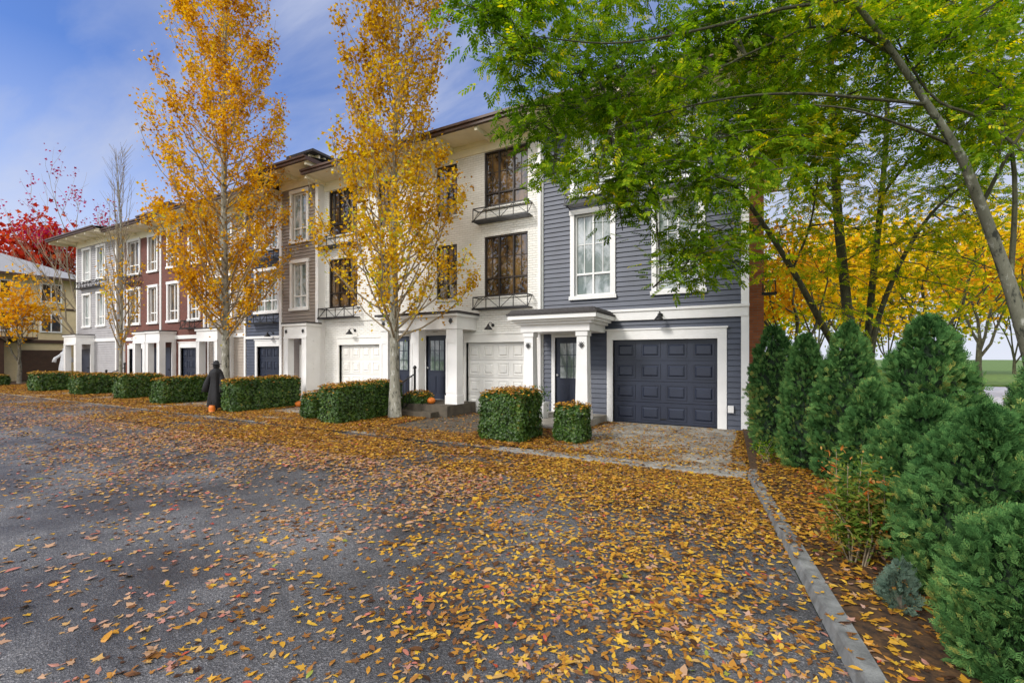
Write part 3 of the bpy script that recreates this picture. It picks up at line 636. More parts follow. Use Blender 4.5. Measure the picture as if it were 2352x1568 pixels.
hedge(-17.5,-16.9,9.6,11,.8,'narrow hedge in the shadow behind the leftmost tall golden tree',2000,.045)
# ================= FALLEN LEAVES
def kerbx(y): return np.interp(y,[-1,1.4,2.9,4.2,5.6,7.2],[.95,.62,.44,.27,.08,-.13])
def sm(a,b,x): t=np.clip((x-a)/(b-a),0,1); return t*t*(3-2*t)
def dens(x,y):
    left=sm(-9,-17,x)
    d=60+190*sm(1.5,4.0,y)*(1-.4*left)+1300*sm(4.1,6.3,y)*(1-.72*left*(y<7.3))
    d+=380*sm(-3.6,-.2,x)*(y<7.4)+70*sm(-6,-2,x)
    far=sm(-12,-26,x); d*=1-.45*far
    d=np.where((x>-4.2)&(x<-.1)&(y>7.08)&(y<7.42),330,d)
    dr=((x>-3.5)&(x<-.4)&(y>7.42)); d=np.where(dr,600*(.3+sm(9.8,7.4,y)+.9*sm(-2.6,-3.4,x)),d)
    dr=((x>-7.9)&(x<-5.5)&(y>8.2)); d=np.where(dr,110,d)
    for a,b in ((-13.5,-11.3),(-18.5,-16.3),(-29,-27)): d=np.where((x>a)&(x<b)&(y>8.8),260,d)
    bed=x>kerbx(np.clip(y,-1,7.2))+.14
    d=np.where(bed&(y<12),800-300*sm(.6,2.5,x)-420*((y<3.6)&(x>.75)),d)
    nn=noise3(np.column_stack([x,y,x*0]),1.1,9)+.7*noise3(np.column_stack([x,y,x*0]),3.0,10)+.5*noise3(np.column_stack([x,y,x*0]),8.0,12)
    return d*np.clip(1+.85*nn,.08,2.2)
pts=[]
CAP=2000
for (xa,xb,ya,yb) in ((-40,-12,-2,11.2),(-12,-4,-1,11.4),(-4,2.8,.6,11.4)):
    A=(xb-xa)*(yb-ya); n=int(A*CAP); x=rng.uniform(xa,xb,n); y=rng.uniform(ya,yb,n); keep=rng.uniform(0,CAP,n)<dens(x,y); pts.append(np.column_stack([x[keep],y[keep]]))
pts=np.vstack(pts)
x,y=pts[:,0],pts[:,1]
depth=-x*SP+y*CP; tt=(x*CP+y*SP)/np.maximum(1e-3,depth)
vis=(depth>1.2)&(np.abs(tt)<1.4)
x,y=x[vis],y[vis]; depth=depth[vis]; tt=tt[vis]
kx=kerbx(np.clip(y,-1,7.2)); z=np.zeros(len(x))
z=np.where((y>7.08),.03,z); z=np.where((x>kx+.125),.072,z); onk=(x>kx)&(x<=kx+.125)&(y<7.3); z=np.where(onk,.088,z)
thin=~(onk&(rng.uniform(size=len(x))<.72)); x,y,z=x[thin],y[thin],z[thin]
z=z+.004+rng.uniform(0,.025,len(x))*sm(3,6,y)
tp=np.vstack(TOPS)
allp=np.vstack([np.column_stack([x,y,z]),tp]); n=len(allp)
X_,Y_=allp[:,0],allp[:,1]
size=rng.uniform(.032,.064,n)*np.where(rng.uniform(size=n)<.14,1.5,1)
size=np.where((X_<-2.6),size*1.12,size)
t=rng.uniform(0,1,n)**1.3
t=np.where(rng.uniform(size=n)<.65*sm(4.0,6.5,Y_),rng.uniform(.08,.64,n),t)
t=np.where((X_<-3)&(Y_<5.5)&(rng.uniform(size=n)<.5),rng.uniform(.74,.95,n),t)
t=np.where((X_>-3)&(rng.uniform(size=n)<.30),rng.uniform(.4,.72,n),t)
t[len(x):]=rng.uniform(.25,.68,len(tp))
nr=rng.normal(size=(n,3))*np.array([.15,.15,0])+np.array([0,0,1]); nr[len(x):]+=rng.normal(size=(len(tp),3))*.35; XX,YY,ZZ=frames(nr)
dall=-X_*SP+Y_*CP; tall=(X_*CP+Y_*SP)/np.maximum(.01,dall); pyv=820+FP*(CH-allp[:,2])/np.maximum(.01,dall)
infr=(np.abs(tall)<1.1)&(pyv<1560)&(dall>0)
order=np.argsort(np.where(infr,dall-size*12,1e9)); near=order[:300]; mask=np.ones(n,bool); mask[near]=False
isoval=(rng.uniform(size=n)<np.where(X_>-2.5,.6,.25))
kinds=[('maple',maple(.16,1)),('maple',maple(.34,2)),('maple',maple(-.15,3)),('oval',oval(.1)),('oval',oval(-.06))]
def inst_multi(name,groups,mat):
    V=[];Lp=[];St=[];T=[];vo=0
    for tv,tf,idx in groups:
        tv=np.asarray(tv,float); k=len(idx); nv=len(tv); sc=size[idx][:,None,None]
        W=allp[idx][:,None,:]+sc*(tv[None,:,0:1]*XX[idx][:,None,:]+tv[None,:,1:2]*YY[idx][:,None,:]+tv[None,:,2:3]*ZZ[idx][:,None,:])
        V.append(W.reshape(-1,3)); L=np.array(tf[0]); Lp.append((L[None,:]+(np.arange(k)*nv)[:,None]).ravel()+vo); St.append(np.arange(k)*nv+vo); T.append(t[idx]); vo+=k*nv
    V=np.vstack(V);Lp=np.concatenate(Lp);St=np.concatenate(St);T=np.concatenate(T)
    me=bpy.data.meshes.new(name); me.vertices.add(len(V)); me.vertices.foreach_set('co',V.astype(np.float32).ravel()); me.loops.add(len(Lp)); me.loops.foreach_set('vertex_index',Lp.astype(np.int32))
    me.polygons.add(len(St)); me.polygons.foreach_set('loop_start',St.astype(np.int32)); me.update(calc_edges=True)
    a=me.attributes.new('tint','FLOAT','FACE'); a.data.foreach_set('value',T.astype(np.float32)); me.materials.append(mat)
    return link(bpy.data.objects.new(name,me))
kk=np.where(isoval,rng.integers(3,5,n),rng.integers(0,3,n))
o=inst_multi('fallen_leaves',[(kinds[k][1][0],kinds[k][1][1],np.where(mask&(kk==k))[0]) for k in range(5)],M['litter'])
tag(o,'carpet of fallen orange and yellow leaves over the road, beds and hedge tops','fallen leaves',kind='stuff')
cache={}
names=[(.2,'brown'),(.42,'rust orange'),(.6,'orange'),(.76,'yellow'),(.94,'pale tan'),(2,'red')]
for i in near:
    k=int(kk[i]); tb=round(float(t[i])*12)/12
    cn=[c for th,c in names if tb<=th][0]
    if (k,tb) not in cache:
        tv,tf=kinds[k][1]; v=[tuple(p) for p in tv]; f=list(tf)
        q=len(v); v+=[(-.012,-.05 if k<3 else -.5,0),(.012,-.05 if k<3 else -.5,0),(.03,-.55 if k<3 else -.75,.05),(.015,-.55 if k<3 else -.75,.05)]; f.append((q,q+1,q+2,q+3))
        me=bpy.data.meshes.new('leaf'); me.from_pydata(v,[],f); a=me.attributes.new('tint','FLOAT','FACE'); a.data.foreach_set('value',[tb,max(0,tb-.15)]); me.materials.append(M['litter']); cache[(k,tb)]=me
    o=bpy.data.objects.new('fallen_leaf',cache[(k,tb)]); col.objects.link(o)
    R=Matrix(((XX[i][0],YY[i][0],ZZ[i][0]),(XX[i][1],YY[i][1],ZZ[i][1]),(XX[i][2],YY[i][2],ZZ[i][2]))).to_4x4()
    o.matrix_world=Matrix.Translation(Vector(allp[i]))@R@Matrix.Scale(float(size[i]),4)
    shp='lobed maple' if k<3 else 'oval'
    tag(o,f'{cn} {shp} leaf fallen on the ground in the closest foreground','leaf',f'{cn} {shp} leaves in the closest foreground')
# ================= TREES
def tree_obj(loc,label,name='tree'): return empty(name,loc,label,'tree')
def fast_tree(base,H,prof,nb,npb,label,mat,ls,zs0=1.9,trunk_r=.15,seed=1,bark='bark2',sparse=1.0,name='maple_tree',ztint=0,leaftop=99):
    r=random.Random(seed); h=tree_obj(base,label,name=name)
    m=MB(); pts=[];rad=[]
    for i in range(14):
        f=i/13; pts.append((.10*math.sin(f*5+seed)*f,.08*math.cos(f*4+seed)*f,H*.97*f)); rad.append(trunk_r*(1-f)**.9+.010+(.05 if i==0 else 0))
    m.tube(pts,rad,12); m.build('trunk',M[bark],h,True)
    b=MB(); LP=[]
    zs=[p[0] for p in prof]; rs=[p[1] for p in prof]
    for i in range(nb):
        f=(i+.5)/nb; z0=zs0+(H*.93-zs0)*f**1.15; az=i*2.4+r.uniform(-.4,.4); R=np.interp(z0+1.0,zs,rs)*r.uniform(.5,1.12)
        L=min(r.uniform(1.8,3.2),H-z0+.3); dn=r.uniform(.3,1.55)
        q=[]
        for k in range(6):
            s=k/5; rr=R*(1-(1-s)**1.7); zz=z0+L*(s**1.15); q.append(Vector((rr*math.cos(az+.15*s),rr*math.sin(az+.15*s),zz))+Vector((r.uniform(-.05,.05),r.uniform(-.05,.05),0))*(k>0))
        br=max(.008,.028*(1-z0/H)+.007); b.tube(q,[br*(1-.8*k/5) for k in range(6)],5,False)
        for j in range(7):
            s=r.uniform(.2,.95); k=int(s*5); p=q[k].lerp(q[min(5,k+1)],s*5-k); a2=az+r.uniform(-1.6,1.6); l=r.uniform(.25,.6)
            e=p+Vector((math.cos(a2)*l*.6,math.sin(a2)*l*.6,l)); b.tube([p,e],[.006,.003],3,False)
            if p.z>leaftop: continue
            for _ in range(int(npb/7*r.uniform(.2,1.9)*sparse*dn)):
                u=r.uniform(.1,1.1); LP.append(p.lerp(e,u)+Vector((r.gauss(0,.10),r.gauss(0,.10),r.gauss(0,.12))))
        if z0<leaftop:
            for _ in range(int(npb/7*sparse*dn)):
                s=r.uniform(.1,1); k=min(4,int(s*5)); LP.append(q[k].lerp(q[k+1],s*5-k)+Vector((r.gauss(0,.16),r.gauss(0,.16),r.gauss(0,.19))))
    b.build('branches',M['twig'],h)
    lp=np.array([tuple(p) for p in LP]); n=len(lp); X,Y,Z=frames(rng.normal(size=(n,3))+np.array([-.2,-.5,.4]))
    t=.50+.27*noise3(lp,1.6,seed)+rng.normal(size=n)*.2+ztint*(4.5-lp[:,2])
    inst('crown',mv,mf,lp,X,Y,Z,rng.uniform(.7,1.25,n)*ls,t,M[mat],h)
    return h
fast_tree((-8.75,9.45,.03),13.8,[(1.5,1.2),(2.8,2.05),(5,1.9),(7.5,1.45),(10,1.4),(12,1.2),(14,.4)],122,175,'nearest tall golden maple in front of the white brick houses','goldg',.092,2.0,.13,3,ztint=.035)
fast_tree((-16.3,9.2,.03),16.2,[(1.5,.9),(3,1.9),(6,2.3),(9,2.1),(12,1.65),(14,1.2),(16.2,.4)],152,188,'tall golden maple left of the taupe house, rising past the top of the picture','gold',.098,2.2,.13,8)
fast_tree((-22.9,8.75,.03),9.8,[(1.5,.7),(3.5,.9),(5.5,.5),(8,.25),(10,.12)],40,66,'slender orange tree with bare top between clipped hedges','gold',.11,1.7,.05,5,sparse=.65,leaftop=5.4)
def grow(m,p,d,L,r,dep,rnd,tips,up=.12,spread=.55,k=3,seg=5,minr=.006):
    q=[p]; dd=d.copy()
    for i in range(3):
        dd=(dd+Vector((rnd.gauss(0,.13),rnd.gauss(0,.13),rnd.gauss(0,.08)+up))).normalized(); q.append(q[-1]+dd*L/3)
    m.tube(q,[r,r*.85,r*.72,r*.6],seg if dep>2 else 3,False)
    if dep<=2: tips.append((q[1],q[3]))
    if dep==0: return
    for i in range(k):
        s=rnd.uniform(.45,1); kk_=min(2,int(s*3)); st=q[kk_].lerp(q[kk_+1],s*3-kk_) if i else q[3]
        ax=Vector((rnd.gauss(0,1),rnd.gauss(0,1),rnd.gauss(0,.5))).normalized(); nd=(dd+ax*spread*(1 if i else .4)).normalized()
        grow(m,st,nd,L*rnd.uniform(.62,.85),max(minr,r*.55),dep-1,rnd,tips,up,spread,k,seg,minr)
def broad_tree(base,trunk_h,L,r,dep,label,mat,ls,npt,seed,bark='bark',sig=.3,cond=None,spread=.6,k=3,name='tree',up=.12):
    rnd=random.Random(seed); h=tree_obj(base,label,name=name); m=MB(); b=MB(); tips=[]
    top=Vector((0,0,trunk_h)); m.tube([Vector((0,0,0)),Vector((rnd.gauss(0,.04),rnd.gauss(0,.04),trunk_h*.5)),top],[r*1.25,r,r*.8],10)
    for i in range(4):
        ax=Vector((math.cos(i*1.6+seed),math.sin(i*1.6+seed),0)); grow(b,top-Vector((0,0,trunk_h*.12*i)),(Vector((0,0,1))+ax*.55*(i>0)).normalized(),L*rnd.uniform(.8,1.1),r*.6,dep,rnd,tips,spread=spread,k=k,up=up)
    m.build('trunk',M[bark],h,True); b.build('branches',M[bark],h)
    LP=[]
    for a,e in tips:
        if cond and not cond(e,rnd): continue
        for _ in range(npt): LP.append(a.lerp(e,rnd.uniform(0,1.1))+Vector((rnd.gauss(0,sig),rnd.gauss(0,sig),rnd.gauss(0,sig*.7))))
    lp=np.array([tuple(p) for p in LP]); n=len(lp); X,Y,Z=frames(rng.normal(size=(n,3))+np.array([-.1,-.4,.5]))
    t=.5+.32*noise3(lp,1.1,seed)+rng.normal(size=n)*.18
    inst('crown',mv,mf,lp,X,Y,Z,rng.uniform(.7,1.3,n)*ls,t,M[mat],h)
    return h
broad_tree((-37.6,12.4,0),2.6,3.4,.14,4,'bare grey tree with a few crimson leaves at its top, left of the grey house','pink',.14,9,11,'twig',.2,lambda e,r:e.z>9.3 and r.random()<.5,.55)
broad_tree((-41.5,10.6,0),1.8,2.0,.1,3,'low orange tree in front of the beige building','orange',.2,9,14,sig=.35,spread=.8)
broad_tree((-37.5,7.2,0),1.9,1.8,.1,3,'orange leaved tree at the left edge of the picture','orange',.18,9,15,sig=.35,spread=.8)
broad_tree((-62,27,0),4.6,4.4,.25,3,'red tree behind the beige building roof','red',.45,30,16,sig=.8,spread=.8)
broad_tree((-66,18,0),4.8,4.4,.25,3,'dark red tree behind the beige building, at the left edge','red',.45,30,17,sig=.8,spread=.8)
for i,(px,Z,H_,L_,mt,up,lab) in enumerate(((1830,17,1.8,2.4,'orange',.08,'orange tree behind the conifers, close to the brick corner'),(1960,21,2.4,2.6,'yellow',.08,'yellow tree beyond the multi-stemmed green tree'),(2110,18,2.2,2.5,'yellow',.08,'bright yellow tree behind the conifers, left of the two at right'),(2250,22,2.6,2.6,'orange',.08,'deep orange tree by the street behind the leaning trunk'),(2400,19,2.2,2.5,'yellow',.08,'yellow tree at the right edge by the street'),
   (1880,40,3,4.2,'yellow',.05,'far yellow tree across the street, behind the house corner'),(2180,44,3,4.6,'yellow',.05,'far golden tree across the street, right side'),(2040,43,1.6,4.4,'ygreen',.0,'far yellow-green tree across the street in the middle'),(2330,43,1.6,4.6,'ygreen',.0,'far yellow-green tree across the street at the right edge'),(1790,46,2,4,'ygreen',.02,'far yellow-green tree seen just right of the brick wall'))):
    p=P(px,820,Z); broad_tree((p.x,p.y,0),H_,L_,.12,3,lab,mt,.17 if Z<30 else .38,18 if Z<30 else 26,30+i,'darkbark',.45 if Z<30 else 1.0,spread=.9,up=up)
# ---------- near green trees
gv,gf=greenspray()
def px_tube(m,pts,rad,seg=8):
    P3=[P(*p) for p in pts]; out=[];rr=[]
    for i in range(len(P3)-1):
        for k in range(4):
            s=k/4; a=P3[max(0,i-1)];b=P3[i];c=P3[i+1];d=P3[min(len(P3)-1,i+2)]
            q=.5*((2*b)+(c-a)*s+(2*a-5*b+4*c-d)*s*s+(3*b-3*c+d-a)*s**3); out.append(q); rr.append(rad[i]*(1-s)+rad[i+1]*s)
    out.append(P3[-1]); rr.append(rad[-1]); m.tube(out,rr,seg); return out
def green_tree(base,label,stems,branches,clusters,seed,mat='green',nsp=85,bark='bark2'):
    rnd=random.Random(seed); h=tree_obj(base,label,name='hornbeam_tree')
    m=MB(); allpts=[]
    for s,r in stems: allpts+=px_tube(m,s,r,12)
    m.v=[(a-base[0],b-base[1],c-base[2]) for a,b,c in m.v]; m.build('trunk',M[bark],h,True)
    b=MB()
    for s,r in branches: allpts+=px_tube(b,s,r,7)
    PO=[];DI=[];YT=[]
    A=np.array([tuple(p) for p in allpts])
    for (px,py,Z,R,dn) in clusters:
        c=P(px,py,Z); ca=np.array(c); yt=.04+.12*(px>1760)+.2*(py>430)*(px>1760)
        j=np.argmin(((A-ca)**2).sum(1)); st=Vector(A[j]); mid=st.lerp(c,.5)+Vector((0,0,.12)); b.tube([st,mid,c],[.014,.010,.006],5,False)
        nt=9
        for k in range(nt):
            az=k*2.4+rnd.random(); el=rnd.uniform(-.45,.35); d=Vector((math.cos(az)*math.cos(el),math.sin(az)*math.cos(el),math.sin(el))); L=R*rnd.uniform(.8,1.6)
            s0=st.lerp(c,rnd.uniform(.4,1)); e=s0+d*L; mm=s0+d*L*.5+Vector((0,0,.06)); b.tube([s0,mm,e],[.007,.005,.003],4,False)
            for q in range(int(nsp*dn/nt)):
                u=rnd.uniform(.1,1.05); pp=s0.lerp(e,u)+Vector((rnd.gauss(0,R*.38),rnd.gauss(0,R*.38),rnd.gauss(0,R*.30)))
                dd=(d*.7+Vector((rnd.gauss(0,.6),rnd.gauss(0,.6),rnd.gauss(-.2,.3)))).normalized(); PO.append(tuple(pp)); DI.append(tuple(dd)); YT.append(yt)
    b.v=[(a-base[0],c-base[1],d-base[2]) for a,c,d in b.v]; b.build('branches',M['darkbark'],h)
    po=np.array(PO);di=np.array(DI); n=len(po); nr=rng.normal(size=(n,3))*.5+np.array([0,0,1]); X,Y,Z=frames_dir(di,nr)
    t=.45+.22*noise3(po,1.7,seed)[:,None]+rng.normal(size=(n,1))*.12+rng.normal(size=(n,len(gf)))*.14+np.array(YT)[:,None]
    inst('crown',gv,gf,po,X,Y,Z,rng.uniform(.14,.235,n),t,M[mat],h,org=base)
    return h
rc=random.Random(5)
CL=[]
rows={-170:(1150,2450,150),-70:(1120,2450,120),0:(1110,2400,110),75:(1160,2400,108),150:(1190,2400,108),225:(1225,2400,105),300:(1245,2400,105),370:(1310,2400,112),435:(1390,1780,100),495:(1470,1720,100),550:(1600,1720,90)}
for py,(a,b_,st) in rows.items():
    x_=a
    while x_<=b_:
        Z=rc.uniform(5.2,7.8); CL.append((x_+rc.uniform(-35,35),py+rc.uniform(-25,25),Z,rc.uniform(.36,.52),rc.uniform(.7,1.1))); x_+=st
CL+=[(1110,30,5.2,.3,.5),(1160,170,5.6,.3,.5),(1195,290,5.8,.3,.5),(1270,400,6,.32,.6),(1430,530,6.5,.3,.5),(1520,650,7,.25,.3),(1600,650,7,.2,.3),(1690,620,7.5,.35,.5),(1450,490,6.2,.35,.7)]
A_cl=[c for c in CL if c[0]<1560 or c[1]<100]; B_cl=[c for c in CL if not(c[0]<1560 or c[1]<100)]
bA=P(2410,1010,6.2); bA.z=.05
green_tree(tuple(bA),'large green tree with pale mottled trunk leaning in from the right edge',
 [([(2410,1110,6.2),(2385,900,6.1),(2345,740,6),(2300,600,6),(2225,400,5.9),(2190,330,5.85),(2130,240,5.8),(2050,120,5.6),(1960,0,5.4),(1870,-120,5.2)],[.11,.088,.078,.066,.052,.045,.04,.034,.028,.022])],
 [([(1960,0,5.4),(1800,20,5.3),(1600,70,5.2),(1400,100,5.2),(1200,80,5.2)],[.022,.019,.015,.01,.005]),
  ([(2130,240,5.8),(1980,225,5.7),(1830,215,5.6),(1680,225,5.6),(1520,260,5.7),(1400,300,5.8)],[.022,.019,.016,.012,.009,.005]),
  ([(2180,330,5.9),(2080,290,5.7),(1950,250,5.5),(1820,240,5.5)],[.022,.017,.012,.006]),
  ([(2060,130,5.6),(1900,60,5.8),(1750,110,6),(1600,180,6.2),(1400,230,6.3),(1280,310,6.3)],[.02,.017,.014,.01,.008,.004]),
  ([(1870,-120,5.2),(1600,-140,5.2),(1350,-60,5.2),(1150,-30,5.2)],[.024,.018,.014,.006]),
  ([(2320,650,6),(2330,400,6.2),(2290,150,6.3),(2300,-60,6.3)],[.034,.027,.02,.012]),
  ([(2250,480,6),(2330,330,5.6),(2420,200,5.4)],[.026,.018,.01]),([(2352,350,5.6),(2250,270,5.7),(2130,210,5.8),(2010,-10,6)],[.018,.017,.015,.008])],A_cl,21,nsp=160,bark='bark3')
bB=P(1985,905,9.4); bB.z=.05
CB=[(1830,330,8.2,.55,.8)]
for y_ in (60,170,280,390):
    for x_ in range(1780,2400,125): CB.append((x_+rc.uniform(-40,40),y_+rc.uniform(-30,30),rc.uniform(8.5,10.5),.6,.7))
CB+=[(x_,y_,rc.uniform(8,10),rc.uniform(.45,.62),rc.uniform(.45,.7)) for x_,y_ in ((1850,450),(1920,440),(2000,440),(2080,450),(2150,430),(2230,450),(2300,470),(1800,520),(1900,540),(1980,530),(2060,560),(2130,540),(2200,560),(2310,560),(2000,640),(1820,600),(1890,630),(2160,640),(2250,640),(2290,700),(2090,700),(1940,710),(2340,640),(1790,440),(2060,500),(2250,520))]
green_tree(tuple(bB),'multi-stemmed green tree rising behind the conifers beside the house',
 [([(1968,960,9.4),(1960,850,9.4),(1945,700,9.3),(1925,500,9.2),(1915,300,9.1),(1905,100,9),(1890,-80,9)],[.12,.10,.09,.08,.07,.055,.04]),
  ([(1985,960,9.5),(1992,800,9.5),(2005,640,9.5),(2025,450,9.4),(2038,250,9.3),(2030,50,9.2)],[.085,.065,.06,.05,.04,.03]),
  ([(2005,960,9.4),(2000,850,9.3),(2015,740,9.2),(2070,600,9),(2140,490,8.8),(2220,420,8.6)],[.065,.055,.05,.04,.03,.02]),
  ([(1955,960,9.3),(1930,830,9.1),(1880,730,8.8),(1820,620,8.4),(1750,510,8),(1690,430,7.6)],[.075,.065,.06,.05,.04,.03])],
 [([(1690,430,7.6),(1610,390,7.3),(1520,370,7),(1420,400,6.8)],[.028,.022,.014,.007]),([(1750,510,8),(1700,560,7.7),(1620,600,7.4),(1500,660,7.1)],[.022,.016,.01,.005]),
  ([(1915,300,9.1),(1800,200,8),(1700,150,7),(1600,130,6.6)],[.035,.026,.018,.01]),([(1925,500,9.2),(1830,400,8.4),(1740,330,7.4),(1620,300,6.9)],[.03,.024,.018,.01]),
  ([(2025,450,9.4),(2120,330,8),(2230,250,7),(2330,200,6.5)],[.03,.024,.018,.01]),([(1905,100,9),(2000,0,8),(2100,-60,7)],[.03,.02,.01]),([(1820,620,8.4),(1860,520,8.3),(1880,400,8.2)],[.022,.018,.01])],
 B_cl+CB,22,bark='darkbark',nsp=155)
# ================= CONIFERS / SHRUBS
cv,cf=cedarspray()
def conifer(x,y,H,R,label,n,ls,seed,mat='cedar',top=.12,fat=1.0,z0=.05,core=.70,name='cedar_shrub'):
    h=empty(name,(x,y,z0),label,'shrub'); rn=np.random.default_rng(seed)
    def prof(u): return R*np.where(u<.3,.74+.26*np.sin(u/.3*1.57),np.clip(1-((u-.3)/.7)**(1.6*fat),0,1)**.75*(1-top*.6)+top*.6*(1-u))
    def rad(u,a):
        P_=np.column_stack([np.cos(a)*1.5,np.sin(a)*1.5,u*H*2.0]); return prof(u)*(1+.15*noise3(P_,2.4,seed)+.16*noise3(P_,8,seed+1))
    m=MB(); S=24; K=18
    for i in range(K+1):
        u=i/K
        a=np.arange(S)*2*math.pi/S; r=rad(np.full(S,u),a)*core
        for k in range(S): m.v.append((r[k]*math.cos(a[k]),r[k]*math.sin(a[k]),.02+u*H*.91))
    for i in range(K):
        for k in range(S): q=i*S+k; w=i*S+(k+1)%S; m.f.append((q,w,w+S,q+S))
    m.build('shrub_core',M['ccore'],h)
    m=MB(); m.tube([(0,0,-.05),(0,0,H*.4)],[.03,.02],7); m.build('trunk',M['bark'],h)
    u=rn.uniform(0,1,n)**1.05; a=rn.uniform(0,2*math.pi,n); dp=rn.uniform(.66,1.03,n)
    ca=np.floor(a*6)/6; cu=np.floor(u*H*11)/11; jit=np.sin(ca*37.1+cu*51.7+seed)*.5
    r=rad(u,a)*dp*(1+.14*jit)
    p=np.column_stack([r*np.cos(a),r*np.sin(a),.02+u*(H-.3*ls)+.04*jit])
    d=np.column_stack([np.cos(a+jit*.8),np.sin(a+jit*.8),1.1+.8*jit])+rn.normal(size=(n,3))*.45; d[:,2]=np.abs(d[:,2])*np.where(rn.uniform(size=n)<.12,-.4,1)
    nr=np.column_stack([-np.sin(a),np.cos(a),np.zeros(n)])+rn.normal(size=(n,3))*.8; X,Y,Z=frames_dir(d,nr)
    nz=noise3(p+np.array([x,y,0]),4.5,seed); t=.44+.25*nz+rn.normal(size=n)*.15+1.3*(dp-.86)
    T=t[:,None]+rn.normal(size=(n,len(cf)))*.09
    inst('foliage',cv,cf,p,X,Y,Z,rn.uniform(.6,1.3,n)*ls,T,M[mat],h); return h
conifer(.25,8.9,2.12,.37,'narrow cedar closest to the brick corner of the house',5200,.09,1,fat=2.2)
conifer(.62,7.95,1.95,.34,'second cedar from the house corner, narrow and slightly lower',5200,.09,2)
conifer(1.05,7.35,2.05,.42,'third cedar from the house corner, behind the red-tipped shrub',7000,.09,3)
conifer(1.6,6.4,2.05,.50,'broad cedar with the tallest top in the middle of the row',8500,.09,4,fat=1.15)
conifer(1.08,6.1,1.35,.30,'medium cedar in front of the broad tallest one',5500,.085,11,fat=1.2)
conifer(1.3,5.2,1.25,.44,'low broad cedar between the tallest one and the foreground bushes',8500,.08,5,fat=1.5)
conifer(2.05,5.2,1.68,.32,'tall narrow cedar cut by the right edge of the picture',6000,.085,6,fat=1.3)
conifer(1.33,4.15,1.26,.42,'spreading foreground cedar on the right, behind the small bluish shrub',9500,.075,7,fat=1.5)
conifer(1.72,4.3,1.42,.34,'cedar at the right edge just behind the spreading foreground one',6500,.08,10,fat=1.3)
conifer(1.2,3.2,.88,.33,'closest cedar bush in the lower right corner',9500,.065,8,fat=1.6)
conifer(.80,3.75,.30,.09,'small sparse bluish juniper sprig beside the kerb bed',320,.06,9,'cedarb',core=.15,name='juniper_sprig')
def leafy(x,y,H,R,label,stems,mat,ls,n,seed,z0=.06,name='leafy_shrub'):
    rnd=random.Random(seed); h=empty(name,(x,y,z0),label,'shrub'); m=MB(); PO=[];DI=[]
    for s in range(stems):
        a=s*2.4+rnd.random(); r=R*rnd.uniform(.3,1); e=Vector((r*math.cos(a),r*math.sin(a),H*rnd.uniform(.45,1))); mid=Vector((r*.6*math.cos(a+.6)+rnd.gauss(0,.03),r*.6*math.sin(a+.6)+rnd.gauss(0,.03),e.z*.5))
        m.tube([(0.05*math.cos(a),.05*math.sin(a),-.03),mid,e],[.007,.005,.002],5)
        for k in range(n//stems):
            u=rnd.uniform(-.3,1.05); p=mid.lerp(e,u)+Vector((rnd.gauss(0,R*.26),rnd.gauss(0,R*.26),rnd.gauss(0,H*.08))); PO.append(tuple(p)); DI.append((math.cos(a)+rnd.gauss(0,.8),math.sin(a)+rnd.gauss(0,.8),rnd.gauss(.1,.5)))
    m.build('stems',M['twig'],h); po=np.array(PO); q=len(po); X,Y,Z=frames_dir(np.array(DI),rng.normal(size=(q,3))*.5+np.array([0,0,1]))
    tv,tf=oval(.1); tv=[(b,a*.8,c) for a,b,c in tv]
    t=.38+.36*noise3(po,6,seed)+rng.normal(size=q)*.2; inst('foliage',tv,tf,po,X,Y,Z,rng.uniform(.7,1.3,q)*ls,t,M[mat],h); return h
leafy(.70,4.45,.9,.25,'straggly shrub with red tipped leaves and bare stems beside the kerb',18,'nandina',.048,2500,41)
leafy(.3,9.9,.95,.35,'yellow-green shrub at the foot of the house corner',12,'ygreen',.06,1300,42)
leafy(.12,8.0,.4,.2,'small yellow-green seedling shrub at the driveway edge under the cedars',8,'ygreen',.05,260,45)
h=empty('plant_pot',(-4.72,10.2,.0),'white square pot with a small leafy plant on the porch of number 25','plant pot')
m=MB(); m.taper(-.15,.15,-.15,.15,.2,.55,1.15); m.box(-.185,.185,-.185,.185,.55,.59)
m.build('pot',M['pot'],h)
tv,tf=oval(.1); q=160; po=rng.normal(size=(q,3))*np.array([.11,.11,.12])+np.array([0,0,.74]); X,Y,Z=frames(rng.normal(size=(q,3))+np.array([0,0,.6])); inst('plant',tv,tf,po,X,Y,Z,rng.uniform(.05,.09,q),rng.uniform(.2,.7,q),M['hedge'],h)
def pumpkin(x,y,z,r,label):
    h=empty('pumpkin',(x,y,z),label,'pumpkin'); m=MB()
    pr=[(r*math.sin(a)*1.0+.002,r*.8*(1-math.cos(a))) for a in np.linspace(.05,math.pi-.12,10)]
    m.lathe((0,0,0),pr,32,lambda a,i:1-.07*(abs(math.sin(a*5))<.35)); m.build('pumpkin_body',M['pumpkin'],h,True)
    s=MB(); s.tube([(0,0,r*1.52),(0.01,0,r*1.75),(.03,0,r*1.9)],[r*.16,r*.1,r*.12],7); s.build('pumpkin_stem',M['stem'],h)
pumpkin(-8.25,10.4,.35,.12,'orange pumpkin on the step of the white brick house')
pumpkin(-13.5,10.0,.03,.12,'orange pumpkin by the white portal of the taupe house')
